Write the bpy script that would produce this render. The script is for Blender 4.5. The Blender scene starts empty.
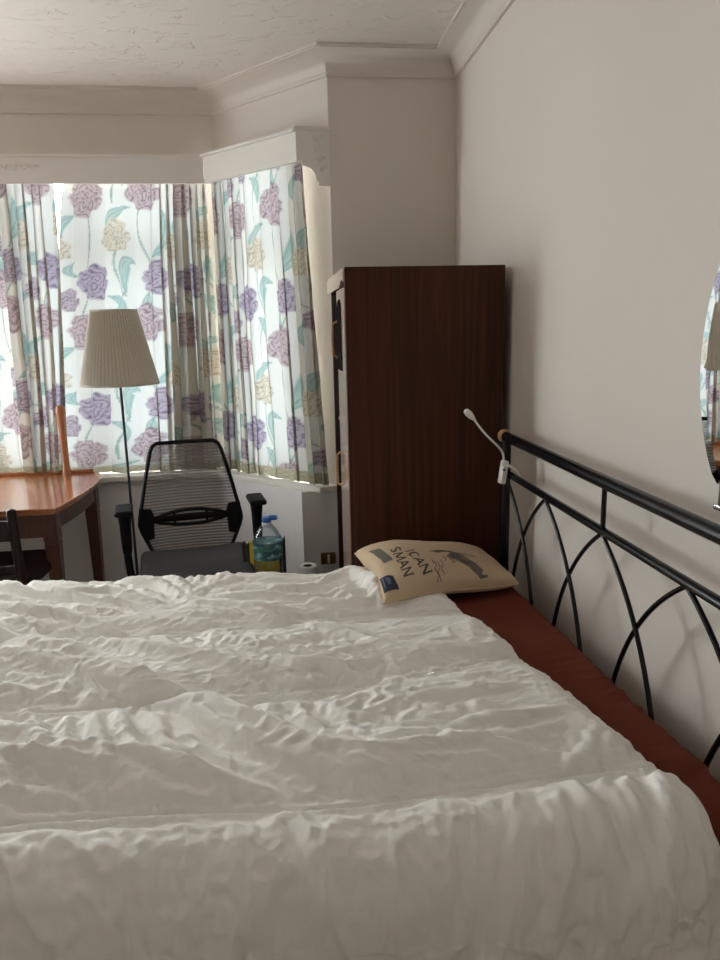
import bpy, bmesh, math, random
import numpy as np
from mathutils import Vector, Matrix
PI = math.pi
random.seed(4)
sc = bpy.context.scene
COL = sc.collection

# ------------------------------------------------------------------ camera, sky, exposure
CAM = np.array([0.0, 0.0, 1.5])
FPX = 720.0
R = np.array([[0.99235574, 0.04693867, 0.11413519],      # rows: world X, Y, Z written in camera (right, up, forward)
              [-0.12139969, 0.20503058, 0.9711975],
              [-0.02218551, 0.97762939, -0.20916162]])
cd = bpy.data.cameras.new('camera'); cam = bpy.data.objects.new('camera', cd); COL.objects.link(cam)
cd.sensor_fit = 'VERTICAL'; cd.sensor_height = 36.0; cd.lens = 36.0 * FPX / 960.0
cd.clip_start = 0.02
m = Matrix.Identity(4)
for i in range(3):
    m[i][0] = R[i, 0]; m[i][1] = R[i, 1]; m[i][2] = -R[i, 2]; m[i][3] = CAM[i]
cam.matrix_world = m
sc.camera = cam

w = bpy.data.worlds.new('overcast_sky'); sc.world = w; w.use_nodes = True
wn = w.node_tree
wbg = wn.nodes['Background']
wbg.inputs[0].default_value = (0.985, 0.995, 1.0, 1); wbg.inputs[1].default_value = 19.5
sc.view_settings.view_transform = 'Standard'; sc.view_settings.look = 'None'
sc.view_settings.gamma = 1.0; sc.view_settings.use_curve_mapping = False
sc.view_settings.exposure = 0.0
sc.cycles.diffuse_bounces = 6
sc.cycles.transparent_max_bounces = 16


def portal(name, loc, rot, sx, sy):
    l = bpy.data.lights.new(name, 'AREA'); l.shape = 'RECTANGLE'; l.size = sx; l.size_y = sy
    l.cycles.is_portal = True
    o = bpy.data.objects.new(name, l); COL.objects.link(o); o.location = loc; o.rotation_euler = rot
    return o


# ------------------------------------------------------------------ helpers
class MB:
    def __init__(s):
        s.v = []; s.f = []

    def add(s, vs, fs):
        n = len(s.v); s.v += [tuple(map(float, p)) for p in vs]; s.f += [tuple(i + n for i in q) for q in fs]
        return s

    def box(s, a, b):
        x0, y0, z0 = a; x1, y1, z1 = b
        return s.add([(x0, y0, z0), (x1, y0, z0), (x1, y1, z0), (x0, y1, z0), (x0, y0, z1), (x1, y0, z1), (x1, y1, z1), (x0, y1, z1)],
                     [(0, 3, 2, 1), (4, 5, 6, 7), (0, 1, 5, 4), (1, 2, 6, 5), (2, 3, 7, 6), (3, 0, 4, 7)])

    def prism(s, poly, z0, z1, frame=None):
        """poly in 2D, extruded along the third axis; frame maps (u,v,w)->xyz"""
        n = len(poly)
        fr = frame or (lambda u, v, q: (u, v, q))
        vs = [fr(u, v, z0) for u, v in poly] + [fr(u, v, z1) for u, v in poly]
        fs = [tuple(range(n))[::-1], tuple(range(n, 2 * n))]
        fs += [(i, (i + 1) % n, n + (i + 1) % n, n + i) for i in range(n)]
        return s.add(vs, fs)

    def tube(s, pts, r, seg=10, caps=True):
        pts = [Vector(p) for p in pts]
        rs = r if isinstance(r, (list, tuple)) else [r] * len(pts)
        t0 = (pts[1] - pts[0]).normalized()
        up = Vector((0, 0, 1)) if abs(t0.z) < .9 else Vector((1, 0, 0))
        nrm = (up - t0 * up.dot(t0)).normalized()
        vs = []
        for i, p in enumerate(pts):
            t = (pts[min(i + 1, len(pts) - 1)] - pts[max(i - 1, 0)]).normalized()
            nrm = (nrm - t * nrm.dot(t)).normalized(); bn = t.cross(nrm)
            for k in range(seg):
                a = 2 * PI * k / seg
                vs.append(p + (nrm * math.cos(a) + bn * math.sin(a)) * rs[i])
        fs = []
        for i in range(len(pts) - 1):
            for k in range(seg):
                k2 = (k + 1) % seg
                fs.append((i * seg + k, i * seg + k2, (i + 1) * seg + k2, (i + 1) * seg + k))
        if caps:
            fs.append(tuple(range(seg))[::-1]); fs.append(tuple((len(pts) - 1) * seg + k for k in range(seg)))
        return s.add(vs, fs)

    def lathe(s, prof, seg=32, c=(0, 0, 0), closed=False):
        vs = []; n = len(prof)
        for r_, z in prof:
            for k in range(seg):
                a = 2 * PI * k / seg
                vs.append((c[0] + r_ * math.cos(a), c[1] + r_ * math.sin(a), c[2] + z))
        fs = []
        for i in range(n if closed else n - 1):
            j = (i + 1) % n
            for k in range(seg):
                k2 = (k + 1) % seg
                fs.append((i * seg + k, i * seg + k2, j * seg + k2, j * seg + k))
        if not closed:
            fs.append(tuple(range(seg))[::-1]); fs.append(tuple((n - 1) * seg + k for k in range(seg)))
        return s.add(vs, fs)

    def ball(s, c, r, seg=16, rings=10, sc_=(1, 1, 1)):
        prof = [(max(1e-4, r * math.sin(PI * i / rings)), -r * math.cos(PI * i / rings)) for i in range(rings + 1)]
        vs0 = MB().lathe(prof, seg)
        return s.add([(c[0] + x * sc_[0], c[1] + y * sc_[1], c[2] + z * sc_[2]) for x, y, z in vs0.v], vs0.f)

    def map(s, fn):
        s.v = [tuple(fn(*p)) for p in s.v]; return s


def obj(name, mb, mat, parent=None, world=False, smooth=False, bevel=0, seg=2, auto=None):
    vs = mb.v
    if world and parent is not None:
        inv = Matrix.Translation(parent.location) @ parent.rotation_euler.to_matrix().to_4x4()
        if parent.parent is not None:
            pp = parent.parent
            inv = Matrix.Translation(pp.location) @ pp.rotation_euler.to_matrix().to_4x4() @ inv
        inv = inv.inverted()
        vs = [inv @ Vector(p) for p in vs]
    me = bpy.data.meshes.new(name); me.from_pydata([tuple(p) for p in vs], [], mb.f); me.update()
    bm = bmesh.new(); bm.from_mesh(me)
    bmesh.ops.recalc_face_normals(bm, faces=bm.faces)
    if bevel:
        es = [e for e in bm.edges if len(e.link_faces) == 2 and e.calc_face_angle(0) > .5]
        bmesh.ops.bevel(bm, geom=es, offset=bevel, segments=seg, profile=.6, affect='EDGES', clamp_overlap=True)
    if smooth or auto:
        for f in bm.faces: f.smooth = True
        for e in bm.edges:
            if len(e.link_faces) == 2 and e.calc_face_angle(0) > (auto or .7): e.smooth = False
    bm.to_mesh(me); bm.free()
    me.materials.append(mat)
    o = bpy.data.objects.new(name, me); COL.objects.link(o)
    if parent is not None: o.parent = parent
    return o


def tag(o, label, cat, group=None):
    o['label'] = label; o['category'] = cat
    if group: o['group'] = group
    return o


def thing(name, label, cat, loc=(0, 0, 0), rotz=0, group=None):
    o = bpy.data.objects.new(name, None); COL.objects.link(o)
    o.empty_display_size = .1
    o.location = loc; o.rotation_euler = (0, 0, rotz)
    return tag(o, label, cat, group)


def struct(name, mb, mat, **k):
    o = obj(name, mb, mat, **k); o['kind'] = 'structure'; return o


# ------------------------------------------------------------------ noise in numpy
_rng = np.random.default_rng(11)
_G = _rng.normal(size=(256, 256, 2)); _G /= np.linalg.norm(_G, axis=-1, keepdims=True)


def gnoise(x, y, seed=0):
    x = np.asarray(x, float) + seed * 17.31; y = np.asarray(y, float) + seed * 9.77
    xi = np.floor(x).astype(int); yi = np.floor(y).astype(int); fx = x - xi; fy = y - yi
    def g(a, b):
        v = _G[(xi + a) % 256, (yi + b) % 256]
        return v[..., 0] * (fx - a) + v[..., 1] * (fy - b)
    u = fx ** 3 * (fx * (fx * 6 - 15) + 10); v = fy ** 3 * (fy * (fy * 6 - 15) + 10)
    a = g(0, 0) * (1 - u) + g(1, 0) * u; b = g(0, 1) * (1 - u) + g(1, 1) * u
    return (a * (1 - v) + b * v) * 1.5


def fbm(x, y, o=4, seed=0):
    s = 0; a = 1.; t = 0
    for i in range(o):
        s = s + a * gnoise(x * 2 ** i, y * 2 ** i, seed + i * 3); t += a; a *= .5
    return s / t


def ridge(x, y, seed=0, p=2.0):
    n = gnoise(x, y, seed)
    return np.clip(1 - np.abs(n) * 2.2, 0, 1) ** p


def sstep(a, b, x):
    t = np.clip((x - a) / (b - a), 0, 1); return t * t * (3 - 2 * t)


# ------------------------------------------------------------------ materials
def nmat(name):
    mt = bpy.data.materials.new(name); mt.use_nodes = True
    return mt, mt.node_tree, mt.node_tree.nodes['Principled BSDF']


def plain(name, col, rough=.6, metal=0., spec=.5, bump=0, bscale=80, var=0, vscale=6, coat=0, sheen=0):
    mt, t, b = nmat(name)
    b.inputs['Base Color'].default_value = (*col, 1); b.inputs['Roughness'].default_value = rough
    b.inputs['Metallic'].default_value = metal; b.inputs['Specular IOR Level'].default_value = spec
    b.inputs['Coat Weight'].default_value = coat; b.inputs['Coat Roughness'].default_value = .12
    b.inputs['Sheen Weight'].default_value = sheen
    tc = t.nodes.new('ShaderNodeTexCoord')
    if var:
        n = t.nodes.new('ShaderNodeTexNoise'); n.inputs['Scale'].default_value = vscale; n.inputs['Detail'].default_value = 5
        t.links.new(tc.outputs['Object'], n.inputs['Vector'])
        mx = t.nodes.new('ShaderNodeMix'); mx.data_type = 'RGBA'
        mx.inputs['A'].default_value = (*[c * (1 - var) for c in col], 1); mx.inputs['B'].default_value = (*[min(1, c * (1 + var)) for c in col], 1)
        t.links.new(n.outputs['Fac'], mx.inputs['Factor']); t.links.new(mx.outputs['Result'], b.inputs['Base Color'])
    if bump:
        n = t.nodes.new('ShaderNodeTexNoise'); n.inputs['Scale'].default_value = bscale; n.inputs['Detail'].default_value = 4
        t.links.new(tc.outputs['Object'], n.inputs['Vector'])
        bp = t.nodes.new('ShaderNodeBump'); bp.inputs['Strength'].default_value = bump; bp.inputs['Distance'].default_value = .01
        t.links.new(n.outputs['Fac'], bp.inputs['Height']); t.links.new(bp.outputs['Normal'], b.inputs['Normal'])
    return mt


def wood(name, dark, light, axis='z', rough=.35, coat=.2, freq=45):
    mt, t, b = nmat(name)
    tc = t.nodes.new('ShaderNodeTexCoord'); mp = t.nodes.new('ShaderNodeMapping')
    s = {'z': (freq, freq, 1.3), 'x': (1.3, freq, freq), 'y': (freq, 1.3, freq)}[axis]
    mp.inputs['Scale'].default_value = s
    t.links.new(tc.outputs['Object'], mp.inputs['Vector'])
    n = t.nodes.new('ShaderNodeTexNoise'); n.inputs['Scale'].default_value = 1.0; n.inputs['Detail'].default_value = 6; n.inputs['Roughness'].default_value = .65
    n.inputs['Distortion'].default_value = .6
    t.links.new(mp.outputs['Vector'], n.inputs['Vector'])
    r = t.nodes.new('ShaderNodeValToRGB'); r.color_ramp.elements[0].position = .36; r.color_ramp.elements[1].position = .66
    r.color_ramp.elements[0].color = (*dark, 1); r.color_ramp.elements[1].color = (*light, 1)
    t.links.new(n.outputs['Fac'], r.inputs['Fac']); t.links.new(r.outputs['Color'], b.inputs['Base Color'])
    b.inputs['Roughness'].default_value = rough; b.inputs['Specular IOR Level'].default_value = .5 if coat else .22; b.inputs['Coat Weight'].default_value = coat; b.inputs['Coat Roughness'].default_value = .15
    return mt


M = {}
M['wall'] = plain('painted_plaster', (.71, .655, .60), .75, bump=.06, bscale=22, var=.02, vscale=3)
M['bay_wall'] = plain('painted_plaster_bay', (.82, .79, .785), .7, bump=.05, bscale=25)
M['trim'] = plain('gloss_white_paint', (.77, .735, .69), .45)
M['cornice'] = plain('cornice_paint', (.71, .655, .60), .7)
M['floor'] = plain('beige_carpet', (.30, .25, .2), .95, bump=.3, bscale=300)
M['upvc'] = plain('white_window_frame', (.85, .86, .86), .35)
# textured ceiling
mt, t, b = nmat('textured_ceiling_paint')
b.inputs['Base Color'].default_value = (.77, .72, .665, 1); b.inputs['Roughness'].default_value = .75
tc = t.nodes.new('ShaderNodeTexCoord')
mp = t.nodes.new('ShaderNodeMapping'); mp.inputs['Scale'].default_value = (1, 1.7, 1); mp.inputs['Rotation'].default_value = (0, 0, .5)
t.links.new(tc.outputs['Object'], mp.inputs['Vector'])
n1 = t.nodes.new('ShaderNodeTexNoise'); n1.inputs['Scale'].default_value = 9; n1.inputs['Detail'].default_value = 8; n1.inputs['Distortion'].default_value = 1.2
t.links.new(mp.outputs['Vector'], n1.inputs['Vector'])
r1 = t.nodes.new('ShaderNodeValToRGB'); r1.color_ramp.elements[0].position = .56; r1.color_ramp.elements[1].position = .66
t.links.new(n1.outputs['Fac'], r1.inputs['Fac'])
n2 = t.nodes.new('ShaderNodeTexNoise'); n2.inputs['Scale'].default_value = 60; n2.inputs['Detail'].default_value = 3
t.links.new(tc.outputs['Object'], n2.inputs['Vector'])
ml = t.nodes.new('ShaderNodeMath'); ml.operation = 'MULTIPLY'; t.links.new(r1.outputs['Color'], ml.inputs[0]); t.links.new(n2.outputs['Fac'], ml.inputs[1])
bp = t.nodes.new('ShaderNodeBump'); bp.inputs['Strength'].default_value = .55; bp.inputs['Distance'].default_value = .012
t.links.new(ml.outputs[0], bp.inputs['Height']); t.links.new(bp.outputs['Normal'], b.inputs['Normal'])
M['ceiling'] = mt

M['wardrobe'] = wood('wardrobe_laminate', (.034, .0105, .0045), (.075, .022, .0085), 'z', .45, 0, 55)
M['wardrobe_front'] = wood('wardrobe_front_varnish_glare', (.36, .22, .17), (.44, .29, .23), 'z', .25, 1.0, 40)  # pale base colour carries part of the window's reflection on the front
M['wardrobe_in'] = plain('wardrobe_interior_shade', (.008, .005, .004), .9, spec=.05)  # near black: the shade inside the wardrobe is put into the colour
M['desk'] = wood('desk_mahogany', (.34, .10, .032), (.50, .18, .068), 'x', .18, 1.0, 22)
M['desk_leg'] = wood('desk_leg_shaded_mahogany', (.062, .017, .009), (.11, .032, .016), 'z', .35, .3, 30)  # darker than the top: shade under the desk put into the wood colour
M['post_wood'] = wood('orange_pine', (.42, .16, .06), (.55, .24, .1), 'z', .4, .3, 30)
M['dark_wood'] = wood('near_black_wood', (.012, .006, .005), (.028, .013, .010), 'z', .45, 0, 30)
M['black_metal'] = plain('black_enamel_metal', (.006, .006, .007), .24, spec=.32)
M['knob_wood'] = plain('turned_beech', (.45, .24, .1), .4)
M['black_plastic'] = plain('black_plastic', (.007, .007, .008), .6, spec=.15)
M['grey_plastic'] = plain('grey_plastic', (.12, .12, .13), .5)
M['seat_fabric'] = plain('charcoal_seat_fabric', (.05, .05, .054), .9, bump=.2, bscale=400)
M['white_plastic'] = plain('white_plastic', (.75, .75, .73), .35)
M['duvet'] = plain('white_cotton', (.92, .905, .87), .85, bump=.10, bscale=120, spec=.25)
M['sheet'] = plain('rust_cotton', (.150, .036, .020), .9, bump=.08, bscale=200, spec=.15)
M['cushion'] = plain('natural_canvas', (.57, .435, .295), .9, bump=.12, bscale=350, var=.06, vscale=14)
M['ink'] = plain('faded_black_print', (.075, .065, .055), .9)
M['grey_ink'] = plain('grey_print', (.14, .125, .11), .9)
M['navy'] = plain('navy_woven_label', (.008, .014, .035), .8)
M['label_ink'] = plain('pale_blue_thread', (.12, .16, .24), .8)
M['paper'] = plain('white_tissue_paper', (.82, .81, .79), .95, bump=.1, bscale=150)
M['card'] = plain('cardboard_core', (.16, .11, .07), .9)
M['yellow'] = plain('yellow_print_bag', (.62, .42, .02), .4, var=.25, vscale=25)
M['bag_black'] = plain('black_bag_sides', (.012, .012, .012), .45)
M['blue_cap'] = plain('blue_bottle_cap', (.02, .12, .42), .35)
M['brass'] = plain('brass_plate', (.32, .2, .08), .35, metal=.8)
M['chrome'] = plain('chrome', (.8, .8, .8), .12, metal=1)
M['mirror'] = plain('silvered_mirror', (.93, .94, .94), .01, metal=1)
M['bracket'] = plain('brown_mirror_foot', (.07, .04, .03), .3)
M['stand_metal'] = plain('dark_steel_pole', (.03, .035, .045), .35, metal=.4)
M['mattress_base'] = plain('grey_divan_fabric', (.12, .1, .09), .9)
M['cloth_pink'] = plain('pinkish_garment', (.45, .27, .2), .9)
M['cloth_dark'] = plain('dark_garment', (.03, .025, .03), .9)
M['skin_gap'] = plain('crack_line', (.3, .27, .25), .9)

# lampshade: translucent pleated cloth
mt, t, b = nmat('pleated_cream_fabric')
b.inputs['Base Color'].default_value = (.60, .55, .47, 1); b.inputs['Roughness'].default_value = .9
tr = t.nodes.new('ShaderNodeBsdfTranslucent'); tr.inputs[0].default_value = (.5, .45, .36, 1)
mx = t.nodes.new('ShaderNodeMixShader'); mx.inputs[0].default_value = .22
t.links.new(b.outputs[0], mx.inputs[1]); t.links.new(tr.outputs[0], mx.inputs[2]); t.links.new(mx.outputs[0], t.nodes['Material Output'].inputs[0])
M['shade'] = mt
# curtain: printed translucent cloth, the print held in a colour attribute
mt, t, b = nmat('printed_floral_curtain')
at = t.nodes.new('ShaderNodeAttribute'); at.attribute_name = 'print'
df = t.nodes.new('ShaderNodeBsdfDiffuse'); tr = t.nodes.new('ShaderNodeBsdfTranslucent')
mx = t.nodes.new('ShaderNodeMixShader'); mx.inputs[0].default_value = .5
t.links.new(at.outputs['Color'], df.inputs[0])
gm = t.nodes.new('ShaderNodeMix'); gm.data_type = 'RGBA'; gm.blend_type = 'MULTIPLY'; gm.inputs['Factor'].default_value = 1
gm.inputs['B'].default_value = (.138, .158, .186, 1)
t.links.new(at.outputs['Color'], gm.inputs['A']); t.links.new(gm.outputs['Result'], tr.inputs[0])
t.links.new(df.outputs[0], mx.inputs[1]); t.links.new(tr.outputs[0], mx.inputs[2]); t.links.new(mx.outputs[0], t.nodes['Material Output'].inputs[0])
t.nodes.remove(b)
M['curtain'] = mt


def glassy(name, tint, gl=.08, rough=.02):
    mt, t, b = nmat(name); t.nodes.remove(b)
    tp = t.nodes.new('ShaderNodeBsdfTransparent'); tp.inputs[0].default_value = (*tint, 1)
    g = t.nodes.new('ShaderNodeBsdfGlossy'); g.inputs['Roughness'].default_value = rough
    lw = t.nodes.new('ShaderNodeLayerWeight'); lw.inputs[0].default_value = .25
    ma = t.nodes.new('ShaderNodeMath'); ma.operation = 'MULTIPLY_ADD'; ma.inputs[1].default_value = .5; ma.inputs[2].default_value = gl
    mx = t.nodes.new('ShaderNodeMixShader')
    t.links.new(lw.outputs['Fresnel'], ma.inputs[0]); t.links.new(ma.outputs[0], mx.inputs[0])
    t.links.new(tp.outputs[0], mx.inputs[1]); t.links.new(g.outputs[0], mx.inputs[2]); t.links.new(mx.outputs[0], t.nodes['Material Output'].inputs[0])
    return mt


M['glass'] = glassy('window_glass', (.96, .98, .98), .03)
M['pet'] = glassy('clear_bottle_plastic', (.86, .92, .95), .05, .08)
# chair mesh: see-through weave
mt, t, b = nmat('see_through_chair_mesh')
b.inputs['Base Color'].default_value = (.20, .19, .19, 1); b.inputs['Roughness'].default_value = .6
tp = t.nodes.new('ShaderNodeBsdfTransparent'); mx = t.nodes.new('ShaderNodeMixShader')
tc = t.nodes.new('ShaderNodeTexCoord')
wv = t.nodes.new('ShaderNodeTexWave'); wv.bands_direction = 'Z'; wv.inputs['Scale'].default_value = 22; wv.inputs['Distortion'].default_value = 1.2
wv.inputs['Detail Scale'].default_value = .6
t.links.new(tc.outputs['Object'], wv.inputs['Vector'])
mr = t.nodes.new('ShaderNodeMapRange'); mr.inputs['To Min'].default_value = .34; mr.inputs['To Max'].default_value = .46
t.links.new(wv.outputs['Fac'], mr.inputs['Value']); t.links.new(mr.outputs[0], mx.inputs[0])
t.links.new(b.outputs[0], mx.inputs[1]); t.links.new(tp.outputs[0], mx.inputs[2]); t.links.new(mx.outputs[0], t.nodes['Material Output'].inputs[0])
M['chair_mesh'] = mt
# bottle label: blue-green printed band
mt, t, b = nmat('bottle_label_print')
tc = t.nodes.new('ShaderNodeTexCoord'); n = t.nodes.new('ShaderNodeTexNoise'); n.inputs['Scale'].default_value = 32; n.inputs['Detail'].default_value = 2
mp = t.nodes.new('ShaderNodeMapping'); mp.inputs['Scale'].default_value = (1, 1, 1.6)
t.links.new(tc.outputs['Object'], mp.inputs[0]); t.links.new(mp.outputs[0], n.inputs['Vector'])
r = t.nodes.new('ShaderNodeValToRGB'); e = r.color_ramp.elements
e[0].position = .35; e[0].color = (.006, .045, .11, 1); e[1].position = .72; e[1].color = (.45, .52, .66, 1)
q = e.new(.48); q.color = (.012, .10, .075, 1); q = e.new(.6); q.color = (.08, .22, .20, 1)
t.links.new(n.outputs['Fac'], r.inputs[0]); t.links.new(r.outputs[0], b.inputs['Base Color']); b.inputs['Roughness'].default_value = .3
M['bottle_label'] = mt

# ------------------------------------------------------------------ room shell
W = .88; ZC = 2.672; ZB = 2.572
S2 = Vector((-.545, .615)).normalized()           # direction of the right bay wall, going away
NB = Vector((-S2.y, S2.x)) * -1                    # outward normal (right and away)
NB = Vector((S2.y, -S2.x))
ROOM = [(W, -1.3), (W, 3.45), (.30, 3.45), (-.245, 4.065), (-2.25, 4.065), (-2.795, 3.45), (-3.4, 3.45), (-3.4, -1.3)]
struct('floor', MB().prism([(W + .12, -1.42), (W + .12, 3.57), (.36, 3.57), (-.2, 4.19), (-2.3, 4.19), (-2.86, 3.57), (-3.52, 3.57), (-3.52, -1.42)], -.1, 0), M['floor'])
struct('ceiling', MB().prism([(W + .12, -1.42), (W + .12, 3.57), (.36, 3.57), (-.2, 4.19), (-2.3, 4.19), (-2.86, 3.57), (-3.52, 3.57), (-3.52, -1.42)], ZC, ZC + .1), M['ceiling'])
struct('wall_right', MB().box((W, -1.42, 0), (W + .12, 3.57, ZC)), M['wall'])
struct('wall_far', MB().box((.30, 3.45, 0), (W, 3.57, ZC)), M['wall'])
struct('wall_left', MB().box((-3.52, -1.42, 0), (-3.4, 3.57, ZC)), M['wall'])
struct('wall_back', MB().box((-3.4, -1.42, 0), (W, -1.3, ZC)), M['wall'])
struct('wall_far_left', MB().box((-3.4, 3.45, 0), (-2.795, 3.57, ZC)), M['wall'])


def bay_wall(name, p, q, a0, a1, zb, zt):
    """wall from p to q (plan), with an opening from distance a0 to a1, z zb..zt"""
    p = Vector(p); q = Vector(q); d = (q - p); L = d.length; d.normalize(); n = Vector((d.y, -d.x))
    fr = lambda u, v, z: (p.x + d.x * u + n.x * v, p.y + d.y * u + n.y * v, z)
    mb = MB(); T = .12
    for u0, u1, z0, z1 in ((0, a0, 0, ZC), (a1, L, 0, ZC), (a0, a1, 0, zb), (a0, a1, zt, ZC)):
        c = MB().box((u0, 0, z0), (u1, T, z1)); mb.add([fr(*v) for v in c.v], c.f)
    struct(name, mb, M['wall'])
    return fr, L


ZS, ZT = .74, 2.33
frR, LR = bay_wall('wall_bay_right', (.30, 3.45), (-.245, 4.065), .20, .76, ZS, ZT)
frF, LF = bay_wall('wall_bay_front', (-.245, 4.065), (-2.25, 4.065), .08, 1.925, ZS, ZT)
frL, LL = bay_wall('wall_bay_left', (-2.25, 4.065), (-2.795, 3.45), .06, .69, ZS, ZT)


def window(n, fr, a0, a1, npan):
    r = bpy.data.objects.new('window_%d' % n, None); COL.objects.link(r); r['kind'] = 'structure'
    f = MB()
    def bar(u0, u1, z0, z1, d0=.05, d1=.10):
        c = MB().box((u0, d0, z0), (u1, d1, z1)); f.add([fr(*v) for v in c.v], c.f)
    bar(a0, a1, ZS, ZS + .05); bar(a0, a1, ZT - .05, ZT)
    wd = (a1 - a0) / npan
    for i in range(npan + 1):
        u = a0 + wd * i; bar(max(a0, u - .03), min(a1, u + .03), ZS + .05, ZT - .05)
    bar(a0 + .03, a1 - .03, 1.88, 1.93)
    obj('window_frame', f, M['upvc'], r)
    for i in range(npan):
        for z0, z1 in ((ZS + .05, 1.88), (1.93, ZT - .05)):
            g = MB().box((a0 + wd * i + .03, .072, z0), (a0 + wd * (i + 1) - .03, .078, z1))
            g.v = [fr(*v) for v in g.v]
            obj('pane', g, M['glass'], r)


window(1, frF, .08, 1.925, 3); window(2, frR, .20, .76, 1); window(3, frL, .06, .69, 1)
# thick wall below the sill, then the sill ledge
offs = lambda d: [(.30 - d / S2.y * 1.0, 3.45)]


def inset(d):
    # the room's bay line moved d into the room (three walls)
    xr = .30 - d / S2.y
    k = (4.065 - d - 3.45) / S2.y
    x1 = xr + S2.x * k
    return [(xr, 3.45), (x1, 4.065 - d), (-2.495 - x1, 4.065 - d), (-2.495 - xr, 3.45)]


inn = inset(.138); out = inset(0)
struct('wall_bay_dado', MB().prism([out[0]] + inn[:1] + inn[1:] + [out[3], out[2], out[1]], 0, ZS - .03), M['bay_wall'])
sil = inset(.166)
sill = [(.287, 3.425), (.205, 3.405)] + [sil[1], sil[2]] + [(-2.70, 3.405), (-2.782, 3.425), (out[3][0], 3.45), out[2], out[1], (out[0][0], 3.45)]
struct('trim_2', MB().prism(sill, ZS - .03, ZS), M['trim'], bevel=.006)

# cornice: a cove swept round the room
prof = [(0, ZB), (.012, ZB), (.012, ZB + .014)]
for i in range(9):
    a = PI / 2 * i / 8
    prof.append((.014 + .088 * (1 - math.cos(a)), ZB + .016 + .070 * math.sin(a)))
prof += [(.102, ZC - .010), (.112, ZC - .010), (.112, ZC), (0, ZC)]
nR = len(ROOM); mb = MB(); rings = []
for i in range(nR):
    a = Vector(ROOM[i - 1]); bq = Vector(ROOM[i]); c = Vector(ROOM[(i + 1) % nR])
    d1 = (bq - a).normalized(); d2 = (c - bq).normalized()
    n1 = Vector((-d1.y, d1.x)); n2 = Vector((-d2.y, d2.x)); mm = (n1 + n2); mm = mm / mm.dot(n1)
    rings.append([(bq.x + mm.x * u, bq.y + mm.y * u, z) for u, z in prof])
k = len(prof)
mb.add([p for r_ in rings for p in r_], [(i * k + j, ((i + 1) % nR) * k + j, ((i + 1) % nR) * k + (j + 1) % k, i * k + (j + 1) % k) for i in range(nR) for j in range(k)])
struct('trim_1', mb, M['cornice'], auto=.6)
# baseboards
struct('baseboard_right', MB().box((W - .018, -1.28, 0), (W, 3.45, .12)), M['trim'], bevel=.005)
struct('baseboard_far', MB().box((.13, 3.432, 0), (W - .018, 3.45, .12)), M['trim'], bevel=.005)
struct('baseboard_left', MB().box((-3.4, -1.28, 0), (-3.382, 3.43, .12)), M['trim'], bevel=.005)
struct('baseboard_back', MB().box((-3.38, -1.3, 0), (W - .018, -1.282, .12)), M['trim'], bevel=.005)

# portals over the window openings
for fr, a0, a1, yaw, nm in ((frF, .08, 1.925, 0, 'daylight_portal_front'), (frR, .20, .76, -math.atan2(-S2.x, S2.y) + 0, 'daylight_portal_right'), (frL, .06, .69, 0, 'daylight_portal_left')):
    p0 = Vector(fr(a0, .11, ZS)); p1 = Vector(fr(a1, .11, ZT)); c = (p0 + p1) / 2
    inw = Vector(fr(0, 0, 0)) - Vector(fr(0, 1, 0))
    o = portal(nm, c, (0, 0, 0), a1 - a0, ZT - ZS)
    o.rotation_euler = inw.to_track_quat('-Z', 'Z').to_euler()

# ------------------------------------------------------------------ pelmets
PB, PT = 2.225, 2.36


def scroll(cx, cz, L, h, fr, n=3):
    """little carved leaf scrolls in relief, in a plane given by fr(u, depth, z)"""
    mb = MB()
    for i in range(n):
        u0 = cx - L / 2 + L * (i + .5) / n
        for sgn in (1, -1):
            pts = []
            for k_ in range(12):
                a = k_ / 11 * 4.2
                r_ = h * .5 * (1 - k_ / 14)
                pts.append(fr(u0 + sgn * (.004 + r_ * math.cos(a)) * .9, -.001, cz + sgn * r_ * math.sin(a) * .9))
            mb.tube(pts, [.006 * (1 - k_ / 20) for k_ in range(12)], 6)
        for s2 in (-1, 0, 1):
            c = fr(u0 + s2 * h * .55, -.0005, cz + .3 * h * (s2 * s2) - .1 * h)
            mb.ball(c, h * .13, 8, 6)
    return mb


sp = inset(.110)
pr = thing('pelmet', 'white box pelmet with scroll-carved end bracket above the angled side window', 'pelmet', (0, 3.7, PB))
pcx = inset(.11); pco = inset(.09)
# right pelmet board, from the far wall plane to the inner corner
obj('board', MB().prism([(pcx[0][0] + .002, 3.448), (pcx[1][0] + .001, pcx[1][1] - .001), (pco[1][0] + .003, pco[1][1] - .003), (pco[0][0], 3.448)], PB, PT - .012), M['trim'], pr, world=True)
obj('top_ledge', MB().prism([(pcx[0][0] - .018, 3.446), (pcx[1][0] - .014, pcx[1][1] - .013), (out[1][0] + .004, out[1][1] - .012), (.293, 3.446)], PT - .012, PT), M['trim'], pr, world=True, bevel=.003)
x0, x1 = .150, .302
br = [(x0, PT), (x0, PB - .002), (x0 + .02, PB - .002), (x0 + .024, PB - .016)]
for i in range(9):
    a = PI / 2 * i / 8
    br.append((x0 + .030 + .056 * math.sin(a), PB - .022 - .062 * (1 - math.cos(a))))
br += [(x0 + .093, 2.137), (x0 + .098, 2.117), (x1, 2.117), (x1, PT)]
bo = obj('end_bracket', MB().prism(br, 3.426, 3.446, lambda u, v, q: (u, q, v)), M['trim'], pr, world=True, bevel=.003)
obj('bracket_cap', MB().box((x0 - .008, 3.418, PT - .012), (x1 + .006, 3.447, PT + .004)), M['trim'], pr, world=True, bevel=.003)
frb = lambda u, d, z: (u, 3.423 + d, z)
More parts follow.
